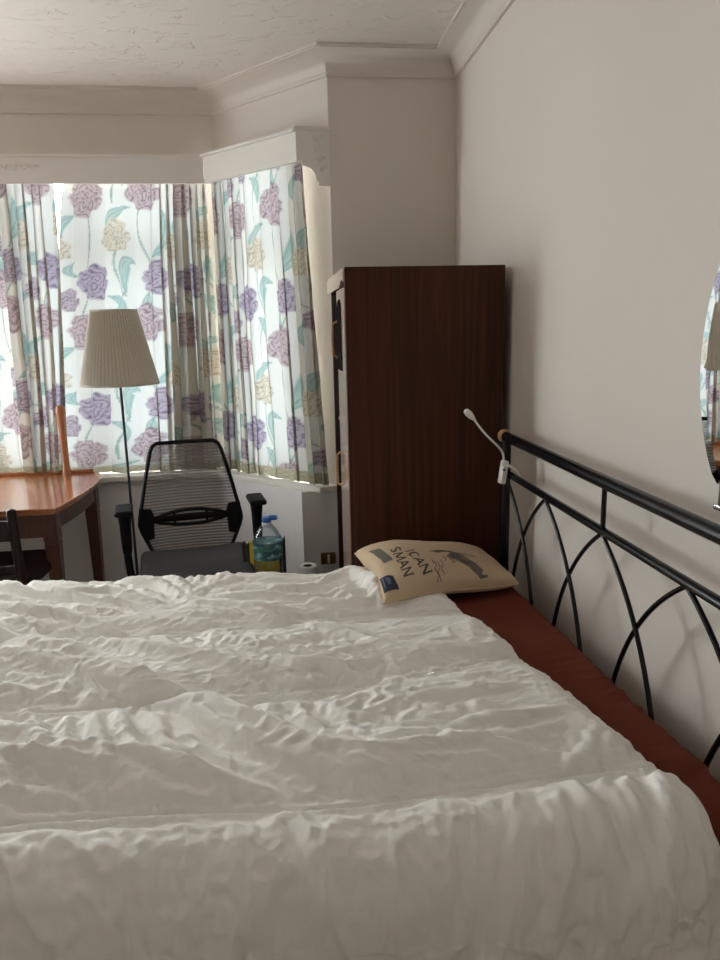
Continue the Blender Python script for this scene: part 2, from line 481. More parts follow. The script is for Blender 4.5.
for i, (uu, zz) in enumerate(((.250, 2.315), (.256, 2.275), (.262, 2.232), (.266, 2.19))):
    obj('carved_scroll', scroll(uu, zz, .02, .040 - .005 * i, frb, 1), M['trim'], pr, world=True, smooth=True)
pf = thing('pelmet', 'long white box pelmet with carved leaf ornament above the front window', 'pelmet', (-1.25, 3.96, PB))
obj('board', MB().box((pcx[2][0] + .01, 3.955, PB), (pcx[1][0] - .002, 3.972, PT - .012)), M['trim'], pf, world=True)
obj('top_ledge', MB().box((pcx[2][0] + .03, 3.943, PT - .012), (pcx[1][0] - .022, 4.062, PT)), M['trim'], pf, world=True, bevel=.003)
frf = lambda u, d, z: (u, 3.952 + d, z)
obj('carved_ornament', scroll(-1.25, 2.302, .32, .034, frf, 7), M['trim'], pf, world=True, smooth=True)


# ------------------------------------------------------------------ curtains
def seg_dist(u, v, pts):
    """distance to a polyline and the position along it (0..1)"""
    best = np.full(u.shape, 9.); tt = np.zeros(u.shape); n = len(pts) - 1
    for i in range(n):
        ax, ay = pts[i]; bx, by = pts[i + 1]; dx, dy = bx - ax, by - ay
        q = np.clip(((u - ax) * dx + (v - ay) * dy) / (dx * dx + dy * dy), 0, 1)
        d = np.hypot(u - ax - q * dx, v - ay - q * dy)
        k_ = d < best; best = np.where(k_, d, best); tt = np.where(k_, (i + q) / n, tt)
    return best, tt


def bez(a, b, c, n=14):
    return [((1 - q) ** 2 * a[0] + 2 * q * (1 - q) * b[0] + q * q * c[0], (1 - q) ** 2 * a[1] + 2 * q * (1 - q) * b[1] + q * q * c[1]) for q in np.linspace(0, 1, n)]


TU, TV = .60, .66
FLOWERS = [(.13, .00, .086, (.36, .22, .24), .5), (.42, .04, .080, (.40, .25, .26), 1.2),
           (.27, .22, .070, (.66, .55, .36), .1), (.55, .28, .060, (.68, .57, .38), 2.2),
           (.07, .43, .074, (.25, .17, .26), 2.0), (.37, .45, .076, (.27, .19, .30), .7),
           (.49, .54, .050, (.30, .19, .25), .3)]
LEAVES = [((.20, .08), (.33, .10), (.30, .22), .020), ((.02, .10), (-.02, .22), (.08, .33), .026), ((.47, .12), (.55, .14), (.52, .24), .018),
          ((.18, .36), (.26, .30), (.22, .50), .028), ((.30, .52), (.22, .54), (.24, .64), .020), ((.46, .35), (.54, .40), (.44, .42), .017),
          ((.52, .56), (.60, .58), (.57, .66), .022), ((.12, .50), (.15, .60), (.08, .60), .018)]
STEMS = [((.13, .05), (.20, .15), (.10, .38)), ((.42, .08), (.36, .2), (.40, .38)), ((.27, .29), (.30, .4), (.22, .52)), ((.07, .48), (.12, .58), (.13, .62)),
         ((.38, .50), (.45, .6), (.42, .66)), ((.56, .32), (.58, .45), (.52, .48)), ((.22, .5), (.3, .6), (.28, .72))]


def print_colour(u, v):
    base = np.ones(u.shape + (3,)) * np.array([.86, .81, .70])
    uu = np.mod(u, TU); vv = np.mod(v, TV)
    row = np.floor(u / TU)
    def put(col, a):
        nonlocal base
        base = base * (1 - a[..., None]) + np.asarray(col) * a[..., None]
    for s_ in STEMS:
        for du in (-TU, 0, TU):
            for dv in (-TV, 0, TV):
                d, _ = seg_dist(uu + du, vv + dv, bez(*s_)); put((.28, .42, .32), .85 * (1 - sstep(.0022, .0045, d)))
    for a, b, c, wd in LEAVES:
        for du in (-TU, 0, TU):
            for dv in (-TV, 0, TV):
                d, q = seg_dist(uu + du, vv + dv, bez(a, b, c)); ww = 1.15 * wd * np.sin(PI * np.clip(q, .02, .98)) ** .8
                al = 1 - sstep(ww * .85, ww * 1.05 + .002, d)
                put((.34, .50, .43), al * (.62 + .34 * sstep(.3, .9, d / (ww + 1e-4))))
                put((.16, .32, .26), .6 * al * (1 - sstep(.001, .003, d)))
    for cx, cy, rr, col, ph in FLOWERS:
        for du in (-TU, 0, TU):
            for dv in (-TV, 0, TV):
                x = uu + du - cx + .006 * fbm(uu * 22, vv * 22, 2, 9); y = (vv + dv - cy) / 1.18 + .006 * fbm(uu * 22 + 9, vv * 22, 2, 8)
                d = np.hypot(x, y); th = np.arctan2(y, x)
                rad = .94 * rr * (.92 + .15 * np.abs(np.sin(3.5 * th + ph)) + .06 * np.abs(np.sin(6 * th + 2 * ph)) + .07 * np.sin(3 * th + ph * 3))
                al = 1 - sstep(rad * .93, rad * 1.04, d)
                if al.max() < .01: continue
                lines = np.abs(np.sin(3.4 * PI * d / rr + 1.5 * np.sin(5 * th + ph + 6 * d / rr) + 2.2 * fbm(x * 30, y * 30, 2, 5)))
                dark = np.array(col) * .66; light = np.array(col) * .70 + np.array([.34, .30, .27]) * .9
                q = sstep(.15, .75, lines)[..., None]
                c3 = dark * (1 - q) + light * q
                base = base * (1 - al[..., None] * .9) + c3 * al[..., None] * .9
    return np.clip(base, 0, 1)


def curtain(name, label, P0, P1, zt, zb, folds, amp, lean0=0., lean1=0., u0=0., v0=0., hem=.0, parent_label=None, du=.0046, yb=0., omega=.030, leanp=1.3):
    """cloth hung from P0 to P1 (plan). folds: phase function samples [(t, folds/m)], amp: [(t, amplitude)]"""
    P0 = np.array(P0); P1 = np.array(P1); L = np.linalg.norm(P1 - P0); d = (P1 - P0) / L; nrm = np.array([d[1], -d[0]])
    nz = int((zt - zb) / .0065) + 1
    tf = np.linspace(0, 1, 900)
    fd = np.interp(tf, [q[0] for q in folds], [q[1] for q in folds])
    ph = np.concatenate([[0], np.cumsum((fd[1:] + fd[:-1]) / 2 * np.diff(tf))]) * L * 2 * PI
    am = np.interp(tf, [q[0] for q in amp], [q[1] for q in amp])
    am2 = am * (.75 + .5 * gnoise(tf * 9, tf * 0 + 3.3, 2))
    def off(t_, p_, a_): return a_ * (np.sin(p_) + .35 * np.sin(2 * p_ + 1.0) * np.sin(.37 * p_) + .25 * np.sin(.53 * p_ + .7))
    o = off(tf, ph, am2)
    arc = np.concatenate([[0], np.cumsum(np.hypot(np.diff(o), np.diff(tf) * L))])
    nu = int(arc[-1] / du) + 1
    us = np.linspace(0, arc[-1], nu); ts = np.interp(us, arc, tf)
    zs = np.linspace(zt, zb, nz)
    T_, Z_ = np.meshgrid(ts, zs); U_, _ = np.meshgrid(us, zs)
    k_ = (zt - Z_) / (zt - zb)
    P_ = np.interp(T_, tf, ph) + .5 * gnoise(T_ * 5, Z_ * 1.3, 4) + .35 * k_ * np.sin(T_ * 9)
    A_ = np.interp(T_, tf, am2) * (.48 + .59 * k_ ** .6)
    O_ = off(T_, P_, A_) + .004 * gnoise(T_ * L * 14, Z_ * 5, 6)
    T_ = T_ + (omega * A_ / .026) * np.sin(2 * P_ + .6) / L
    lean = (lean0 * (1 - T_) + lean1 * T_) * k_ ** leanp
    X = P0[0] + d[0] * (T_ * L + lean) + nrm[0] * O_; Y = P0[1] + d[1] * (T_ * L + lean) + nrm[1] * O_ - yb * k_ ** 3
    Zr = Z_ + (.0035 * np.sin(P_ * .8) + .003 * gnoise(T_ * 12, T_ * 0, 3)) * k_ ** 6
    verts = np.stack([X, Y, Zr], -1).reshape(-1, 3)
    idx = np.arange(nz * nu).reshape(nz, nu)
    fs = np.stack([idx[:-1, :-1], idx[1:, :-1], idx[1:, 1:], idx[:-1, 1:]], -1).reshape(-1, 4)
    c = print_colour(U_ + u0, (zt - Z_) + v0)
    if hem:
        hb = sstep(hem + .01, hem, Z_ - zb)
        lace = .5 + .5 * np.sin((U_) * 160) * np.sin(Z_ * 260)
        c = c * (1 - hb[..., None]) + (np.array([.62, .54, .36]) * (.7 + .3 * lace[..., None])) * hb[..., None]
    me = bpy.data.meshes.new(name); me.from_pydata(verts.tolist(), [], fs.tolist()); me.update()
    me.polygons.foreach_set('use_smooth', [True] * len(me.polygons))
    ca = me.color_attributes.new('print', 'FLOAT_COLOR', 'POINT')
    rgba = np.ones((nz * nu, 4), np.float32); rgba[:, :3] = c.reshape(-1, 3); ca.data.foreach_set('color', rgba.ravel())
    me.materials.append(M['curtain'])
    o_ = bpy.data.objects.new(name, me); COL.objects.link(o_)
    return tag(o_, label, 'curtain', 'floral curtains in the bay window')


ZCT = 2.262
curtain('curtain', 'floral curtain hanging beside the wardrobe in the angled side window', (.178, 3.478), (-.262, 3.968), ZCT, .742,
        [(0, 13), (.15, 10), (.3, 7), (.6, 9), (.72, 14), (1, 18)], [(0, .024), (.15, .020), (.3, .012), (.6, .016), (.75, .026), (1, .030)], lean0=-.085, lean1=.02, u0=.47, v0=.47, hem=.05)
curtain('curtain', 'wide floral curtain in the front window, behind the floor lamp', (-.292, 4.012), (-.985, 4.012), ZCT, .743,
        [(0, 15), (.33, 13), (.42, 7), (.8, 6.5), (1, 8)], [(0, .032), (.34, .030), (.45, .011), (.8, .012), (1, .012)], lean0=.0, lean1=.165, leanp=.7, u0=.2, v0=-.06, hem=.03)
curtain('curtain', 'narrow bunched floral curtain falling onto the wooden desk', (-1.035, 3.992), (-1.30, 3.992), ZCT, .768,
        [(0, 9), (.5, 12), (1, 13)], [(0, .014), (.3, .026), (1, .032)], lean0=.075, lean1=.02, u0=.3, v0=.0, hem=.03, yb=.02)
curtain('curtain', 'floral curtain at the left edge of the photo, brightly backlit', (-1.27, 4.03), (-1.62, 4.03), ZCT, .760,
        [(0, 6), (1, 9)], [(0, .008), (1, .022)], u0=.05, v0=.12, hem=.03, du=.007)

# ------------------------------------------------------------------ wardrobe
WX0, WX1, WY0, WY1, WZ = .268, .848, 2.60, 3.34, 1.703
wr = thing('wardrobe', 'tall dark red-brown wooden wardrobe in the corner behind the headboard', 'wardrobe', ((WX0 + WX1) / 2, (WY0 + WY1) / 2, 0))
K = dict(world=True)
obj('side_panel', MB().box((WX0 - .001, WY0, 0), (WX1, WY0 + .016, WZ)), M['wardrobe'], wr, bevel=.002, **K)
obj('side_panel', MB().box((WX0 + .012, WY1 - .02, 0), (WX1, WY1, WZ)), M['wardrobe'], wr, bevel=.002, **K)
obj('back_panel', MB().box((WX1 - .012, WY0 + .02, .02), (WX1, WY1 - .02, WZ - .02)), M['wardrobe_in'], wr, **K)
obj('top_panel', MB().box((WX0 + .014, WY0 + .02, WZ - .022), (WX1 - .012, WY1 - .02, WZ - .002)), M['wardrobe'], wr, **K)
obj('plinth', MB().box((WX0 + .02, WY0 + .02, 0), (WX0 + .04, WY1 - .02, .07)), M['wardrobe'], wr, **K)
obj('shelf', MB().box((WX0 + .03, WY0 + .02, .07), (WX1 - .012, WY1 - .02, .09)), M['wardrobe_in'], wr, **K)
# front crown moulding with a wavy lower lip
cm = [(WY0 + .0165, WZ - .001), (WY0 + .0165, WZ - .05)]
for i in range(13):
    q = i / 12; cm.append((WY0 + .018 + q * .15, WZ - .05 + .012 * math.sin(q * PI) * (1 if q < .5 else .6) - .012 * sstep(.5, 1, q)))
cm += [(WY1, WZ - .062), (WY1, WZ - .001)]
obj('crown_moulding', MB().prism(cm, WX0 - .006, WX0 + .014, lambda u, v, q: (q, u, v)), M['wardrobe_front'], wr, bevel=.002, **K)
d1 = obj('door', MB().box((WX0 - .004, WY0 + .0165, .075), (WX0 + .014, 2.905, WZ - .068)), M['wardrobe_front'], wr, bevel=.002, **K)
hp = [(2.735, 1.335)] + [(2.735, 1.55)]
for i in range(9):
    a = PI - PI * i / 8; hp.append((2.80 + .065 * math.cos(a), 1.55 + .05 * math.sin(a)))
hp += [(2.865, 1.335)]
obj('inset_panel', MB().prism(hp, WX0 - .008, WX0 - .003, lambda u, v, q: (q, u, v)), M['wardrobe_in'], d1, **K)
obj('handle', MB().tube([(WX0 - .004, 2.885, 1.38), (WX0 - .024, 2.885, 1.39), (WX0 - .026, 2.885, 1.45), (WX0 - .024, 2.885, 1.51), (WX0 - .004, 2.885, 1.52)], .005, 8), M['knob_wood'], d1, smooth=True, **K)
obj('handle', MB().tube([(WX0 - .004, 2.885, .86), (WX0 - .02, 2.885, .87), (WX0 - .022, 2.885, .93), (WX0 - .02, 2.885, .99), (WX0 - .004, 2.885, 1.0)], .005, 8), M['knob_wood'], d1, smooth=True, **K)
d2 = obj('door', MB().box((WX0 + .016, 2.91, .075), (WX0 + .03, WY1 - .022, WZ - .068)), M['wardrobe_in'], wr, bevel=.002, **K)  # near-black panel standing in for the shade of the open wardrobe
obj('knob', MB().ball((WX0 + .006, 2.95, 1.13), .011, 12, 8), M['knob_wood'], d2, smooth=True, **K)

# ------------------------------------------------------------------ wall socket low on the far wall
so = thing('wall_socket', 'small brass wall socket with a white switch left of the wardrobe', 'socket', (.232, 3.45, .36))
obj('plate', MB().box((.198, 3.442, .335), (.272, 3.4495, .395)), M['brass'], so, bevel=.003, world=True)
obj('switch', MB().box((.232, 3.425, .345), (.243, 3.442, .385)), M['white_plastic'], so, bevel=.003, world=True)

# ------------------------------------------------------------------ bed frame with iron headboard
HX = .79
bed = thing('bed_frame', 'black metal bed frame with arched wire headboard against the right wall', 'bed', (-.2, 1.62, 0))
YF, YN = 2.375, .865
obj('top_rail', MB().tube([(HX, YF + .005, 1.116), (HX, YN, 1.116)], .0175, 16), M['black_metal'], bed, smooth=True, **K)
for y, s in ((YF + .012, 1), (YN - .007, -1)):
    f = MB().ball((HX, y + s * .012, 1.116), .024, 16, 10, (1, .85, 1)); f.tube([(HX, y - s * .006, 1.116), (HX, y + s * .012, 1.116)], .016, 12)
    obj('finial', f, M['knob_wood'], bed, smooth=True, **K)
obj('lower_rail', MB().tube([(HX, YF, .992), (HX, YN, .992)], .0115, 14), M['black_metal'], bed, smooth=True, **K)
for y in (YF, YN):
    obj('post', MB().tube([(HX, y, 0), (HX, y, 1.12)], .0165, 14), M['black_metal'], bed, smooth=True, **K)
nodes = [YF - .375 * i for i in range(5)]
for y in nodes[2:3] + [nodes[2] + .75, nodes[2] - .75][:0]:
    obj('spacer_bar', MB().tube([(HX, y, .995), (HX, y, 1.11)], .0065, 10), M['black_metal'], bed, smooth=True, **K)
for i, y in enumerate(nodes):
    for s in (-1, 1):
        e_ = y + s * .375
        if e_ > YF + .02 or e_ < YN - .02: continue
        pts = []
        for q in np.linspace(0, 1, 18):
            b0, b1, b2, b3 = (y, .990), (y + s * .15, .90), (y + s * .30, .74), (y + s * .335, .42)
            c = [(1 - q) ** 3, 3 * q * (1 - q) ** 2, 3 * q * q * (1 - q), q ** 3]
            pts.append((HX + (.004 * s), sum(c[j] * (b0, b1, b2, b3)[j][0] for j in range(4)), sum(c[j] * (b0, b1, b2, b3)[j][1] for j in range(4))))
        obj('scroll_bar', MB().tube(pts, .0058, 10), M['black_metal'], bed, smooth=True, **K)
obj('bottom_rail', MB().tube([(HX, YF, .40), (HX, YN, .40)], .012, 10), M['black_metal'], bed, smooth=True, **K)
for y in (2.36, .885):
    obj('side_rail', MB().box((-1.2, y - .012, .30), (HX, y + .012, .40)), M['black_metal'], bed, bevel=.004, **K)
obj('foot_rail', MB().box((-1.225, .885, .30), (-1.2, 2.36, .40)), M['black_metal'], bed, bevel=.004, **K)
for y in (2.36, .885):
    obj('leg', MB().tube([(-1.212, y, 0), (-1.212, y, .42)], .018, 12), M['black_metal'], bed, smooth=True, **K)
obj('slat_base', MB().box((-1.19, .90, .36), (HX - .03, 2.345, .395)), M['knob_wood'], bed, **K)


# ------------------------------------------------------------------ mattress in its rust sheet
def ztop(x, y):
    return .630 + .050 * (2.35 - np.asarray(y, float)) / 1.2 + 0 * np.asarray(x, float)


MX0, MX1, MY0, MY1 = -1.19, .782, .965, 2.37
def rounded(nx, ny, nz, a, b, r, topfn, disp):
    """closed box with rounded edges; the top follows topfn"""
    a = np.array(a, float); b = np.array(b, float); ids = {}; grid = []; fs = []
    def vert(i, j, k_):
        q = (i, j, k_)
        if q not in ids: ids[q] = len(grid); grid.append(q)
        return ids[q]
    def quad(*q): fs.append(tuple(vert(*p) for p in q))
    for i in range(nx):
        for j in range(ny):
            quad((i, j, nz), (i + 1, j, nz), (i + 1, j + 1, nz), (i, j + 1, nz)); quad((i, j, 0), (i, j + 1, 0), (i + 1, j + 1, 0), (i + 1, j, 0))
        for k_ in range(nz):
            quad((i, 0, k_), (i + 1, 0, k_), (i + 1, 0, k_ + 1), (i, 0, k_ + 1)); quad((i, ny, k_), (i, ny, k_ + 1), (i + 1, ny, k_ + 1), (i + 1, ny, k_))
    for j in range(ny):
        for k_ in range(nz):
            quad((0, j, k_), (0, j, k_ + 1), (0, j + 1, k_ + 1), (0, j + 1, k_)); quad((nx, j, k_), (nx, j + 1, k_), (nx, j + 1, k_ + 1), (nx, j, k_ + 1))
    p = a + (b - a) * np.array(grid, float) / np.array([nx, ny, nz])
    c = np.clip(p, a + r, b - r); d_ = p - c; l = np.linalg.norm(d_, axis=1, keepdims=True)
    n_ = d_ / np.maximum(l, 1e-9)
    p = np.where(l > r, c + n_ * r, p)
    q_ = (p[:, 2] - a[2]) / (b[2] - a[2])
    p[:, 2] = a[2] + q_ * (topfn(p[:, 0], p[:, 1]) - a[2])
    p = p + n_ * np.asarray(disp(p[:, 0], p[:, 1], p[:, 2]) * np.ones(len(p)))[:, None]
    mb_ = MB(); mb_.v = [tuple(v) for v in p.tolist()]; mb_.f = fs
    return mb_


def sheet_disp(x, y, z):
    near = sstep(2.2, 1.3, y)
    xx = x + .03 * gnoise(x * 5, y * 5, 25); yy = y + .03 * gnoise(x * 5 + 3, y * 5, 26)
    h = .0075 * near * ridge((yy - .40 * xx) * 13, xx * 2.2 + z * 2, 21, 2.6) * (.3 + .7 * sstep(-.2, .4, gnoise(x * 3 + 2, y * 3, 22)))
    h = h + .003 * near * ridge((yy - .25 * xx) * 31, xx * 5, 27, 2.6)
    return h + .006 * fbm(x * 2.5, y * 2.5, 2, 24)


ma = rounded(230, 230, 22, (MX0, MY0, .397), (MX1, MY1, .66), .032, ztop, sheet_disp)
mo = obj('mattress', ma, M['sheet'], smooth=True)
tag(mo, 'mattress under a rust red fitted sheet, bare along the headboard', 'mattress')

# ------------------------------------------------------------------ duvet
def pxw(px, py, z):
    d = R @ np.array([(px - 360) / FPX, -(py - 480) / FPX, 1.]); return CAM + d * ((z - CAM[2]) / d[2])


def pl(pts, z=.70):
    return [tuple(pxw(x, y, z)[:2]) for x, y in pts]


EDGE = np.array([(.40, 2.47), (.47, 2.25), (.505, 2.06), (.530, 1.955), (.553, 1.80), (.575, 1.65), (.597, 1.50), (.625, 1.33), (.648, 1.18), (.668, 1.08), (.682, .98), (.690, .90), (.685, .4)])[::-1]
SEAMS = [[(-.95, 1.915), (-.35, 1.905), (-.02, 1.895), (.2, 1.915), (.55, 1.93)],
         [(-.95, 1.50), (-.35, 1.488), (-.10, 1.485), (.15, 1.50), (.35, 1.545), (.62, 1.60)],
         pl([(-260, 836), (0, 831), (100, 826), (180, 821), (300, 817), (360, 813), (485, 795), (585, 780), (650, 772), (690, 764)])]
# folds as polylines with half-width, height, and a sharp side (+1 / -1)
FOLDS = [
    (pl([(-60, 590), (0, 630), (60, 651), (120, 674), (180, 698), (214, 712)]), .050, .030, -1),
    (pl([(205, 706), (240, 727), (280, 748), (320, 763), (365, 769), (420, 762)]), .045, .030, -1),
    (pl([(0, 655), (50, 668), (120, 693), (170, 712), (200, 716)]), .030, .014, 1),
    (pl([(75, 628), (120, 642), (180, 655), (240, 668), (300, 679)]), .030, .016, -1),
    (pl([(283, 664), (300, 670), (330, 669), (362, 677), (400, 684)]), .022, .018, -1),
    (pl([(190, 600), (240, 608), (290, 622), (340, 632)]), .028, .012, 1),
    (pl([(30, 580), (70, 593), (110, 590), (150, 600)]), .030, .016, 1),
    (pl([(-20, 600), (30, 612), (70, 615), (120, 628)]), .028, .014, -1),
    (pl([(240, 583), (280, 590), (330, 588), (360, 600)]), .026, .014, -1),
    (pl([(0, 735), (60, 760), (110, 768), (180, 775), (260, 800)]), .035, .014, -1),
    (pl([(0, 770), (50, 775), (120, 790), (160, 815)]), .030, .012, 1),
    (pl([(200, 730), (250, 762), (330, 790), (420, 790), (520, 775)]), .032, .013, 1),
    (pl([(370, 740), (430, 752), (520, 765), (600, 772)]), .035, .013, -1),
    (pl([(420, 650), (470, 655), (510, 648), (540, 660)]), .026, .010, 1),
    (pl([(365, 640), (400, 655), (470, 660)]), .022, .010, -1),
    (pl([(470, 710), (490, 738), (520, 735), (560, 720)]), .022, .010, 1),
    (pl([(335, 573), (350, 569), (368, 580), (376, 596)]), .045, .034, 1),
]


# the cloth is relaxed as a sheet of springs with spare length, so that it buckles into folds between its stitched seams
def wrinkle(SEAMS, FOLDS, x0=-1.30, x1=.72, y0=.42, y1=2.70):
    P=None
    for step,(h,its) in enumerate(((.022,420),(.011,120),(.0058,70))):
        nx=int((x1-x0)/h)+1; ny=int((y1-y0)/h)+1
        xs=np.linspace(x0,x1,nx); ys=np.linspace(y0,y1,ny)
        X,Y=np.meshgrid(xs,ys,indexing='ij'); hx=xs[1]-xs[0]; hy=ys[1]-ys[0]
        # where the cloth has spare length, and across which direction
        E=np.zeros((nx,ny,3))
        def add(mag,ang):     # folds run along ang, spare length across it
            n0=-np.sin(ang); n1=np.cos(ang)
            E[...,0]+=mag*n0*n0; E[...,1]+=mag*n1*n1; E[...,2]+=mag*n0*n1
        mid=sstep(.98,1.10,Y); left=sstep(.40,-.30,X)
        m1=sstep(-.15,.3,gnoise(X*2.1,Y*2.6,90)); m2=sstep(-.2,.3,gnoise(X*2.6,Y*3.1,91))
        add(mid*left*(.012+.11*m1),-.55+.8*gnoise(X*1.9,Y*1.9,92))
        add(mid*(1-left*.6)*(.005+.075*m2),.08+1.2*gnoise(X*2.3,Y*2.3,93))
        add(mid*.035*sstep(.0,.35,gnoise(X*3,Y*3,94)),1.2)
        c=np.clip((.35-X)/.9,0,1)
        add((1-mid)*sstep(.50,.95,Y)*(.015+.095*sstep(-.10,.35,gnoise(X*2.4,Y*1.6,95))),1.55-.75*c+.3*gnoise(X*2,Y*2,97))
        add((1-mid)*.02,.1)
        Z0=np.zeros_like(X); ds=[]
        for pts in SEAMS:
            d,q=seg_dist(X,Y,pts); ds.append(d); add(.045*np.exp(-(d/.045)**2)*sstep(-.35,.15,gnoise(X*5,Y*2,96)),1.57+.5*gnoise(X*6,Y*6,98))
        dm=np.min(ds,axis=0)
        puff=.021*(1-np.exp(-(dm/.075)**2))
        for pts,hw,hh,side in FOLDS:
            d,q=seg_dist(X,Y,pts); sd=np.zeros_like(X); best=np.full(X.shape,9.)
            for i in range(len(pts)-1):
                ax,ay=pts[i];bx,by=pts[i+1];dx,dy=bx-ax,by-ay
                t_=np.clip(((X-ax)*dx+(Y-ay)*dy)/(dx*dx+dy*dy),0,1)
                dd=np.hypot(X-ax-t_*dx,Y-ay-t_*dy);k_=dd<best
                best=np.where(k_,dd,best);sd=np.where(k_,np.sign((X-ax)*dy-(Y-ay)*dx),sd)
            wd=np.where(sd*side>0,hw*.30,hw*1.1); tap=np.sin(np.pi*np.clip(.06+.88*q,0,1))**.6
            Z0+=.9*hh*tap*np.exp(-(d/wd)**2)
            add(.05*tap*np.exp(-(d/(hw*1.3))**2),np.arctan2(pts[-1][1]-pts[0][1],pts[-1][0]-pts[0][0]))
        Z0=Z0+puff
        if P is None:
            P=np.stack([X,Y,Z0+.008*gnoise(X*8,Y*8,3)+.003*gnoise(X*17,Y*17,5)],-1)
        else:
            D=P-np.stack([Xo,Yo,0*Xo],-1)
            fi=(xs-x0)/(xso[1]-xso[0]); fj=(ys-y0)/(yso[1]-yso[0])
            i0=np.clip(fi.astype(int),0,len(xso)-2); j0=np.clip(fj.astype(int),0,len(yso)-2)
            a=(fi-i0)[:,None,None]; b=(fj-j0)[None,:,None]
            D=(D[i0][:,j0]*(1-a)*(1-b)+D[i0+1][:,j0]*a*(1-b)+D[i0][:,j0+1]*(1-a)*b+D[i0+1][:,j0+1]*a*b)
            P=np.stack([X,Y,.0008*gnoise(X*60,Y*60,7)],-1)+D
        Xo,Yo,xso,yso=X,Y,xs,ys
        sets=[]
        SP=((1,0,1.),(0,1,1.),(1,1,.6),(1,-1,.6),(2,0,.5),(0,2,.5),(2,2,.3),(2,-2,.3))
        if step == 0: SP += ((3,0,.35),(0,3,.35),(3,3,.15),(3,-3,.15),(4,0,.25),(0,4,.25))
        if step: 
            fine=.018*sstep(-.05,.35,gnoise(X*4.1,Y*4.7,110+step))*(.4+.6*mid)
            Ef=np.zeros_like(E); 
            an=(-.3+1.3*gnoise(X*2.2,Y*2.2,120+step)); Ef[...,0]=fine*np.sin(an)**2; Ef[...,1]=fine*np.cos(an)**2; Ef[...,2]=-fine*np.sin(an)*np.cos(an)
            E=Ef*(1. if step==1 else .6)
        for di,dj,k in SP:
            ti=di*hx; tj=dj*hy; L=math.hypot(ti,tj); ti/=L; tj/=L
            A=(slice(0,nx-di),slice(max(0,-dj),ny-max(0,dj))); B=(slice(di,nx),slice(max(0,dj),ny+min(0,dj)))
            Em=.5*(E[A]+E[B]); r=L*(1+Em[...,0]*ti*ti+Em[...,1]*tj*tj+2*Em[...,2]*ti*tj)
            if step: r=r/L*np.sqrt(((P[B]-P[A])**2).sum(-1))
            sets.append((A,B,r.astype(np.float32),k))
        P=P.astype(np.float32); base=np.stack([X,Y],-1).astype(np.float32); Z0f=Z0.astype(np.float32)
        sw=(.35*np.exp(-(dm/.006)**2)).astype(np.float32)
        V=np.zeros_like(P)
        for it in range(its):
            C=np.zeros_like(P)
            for A,B,r,k in sets:
                d=P[B]-P[A]; l=np.sqrt((d*d).sum(-1))+1e-9
                c=(.5*k*(l-r)/l)[...,None]*d
                C[A]+=c; C[B]-=c
            V=.80*V+(.17 if step==0 else .24)*C
            P=P+V
            P[...,:2]+=.015*(base-P[...,:2])
            P[...,2]+=(.005 if step==0 else .010)*(Z0f-P[...,2])
            P[...,2]-=sw*P[...,2]
            P[...,2]=np.where(P[...,2]<-.012,-.012,P[...,2])
    for _ in range(1):
        P[1:-1,1:-1]=.5*P[1:-1,1:-1]+.125*(P[2:,1:-1]+P[:-2,1:-1]+P[1:-1,2:]+P[1:-1,:-2])
    return xs,ys,P


LOW, HIGH = .75, 1.75


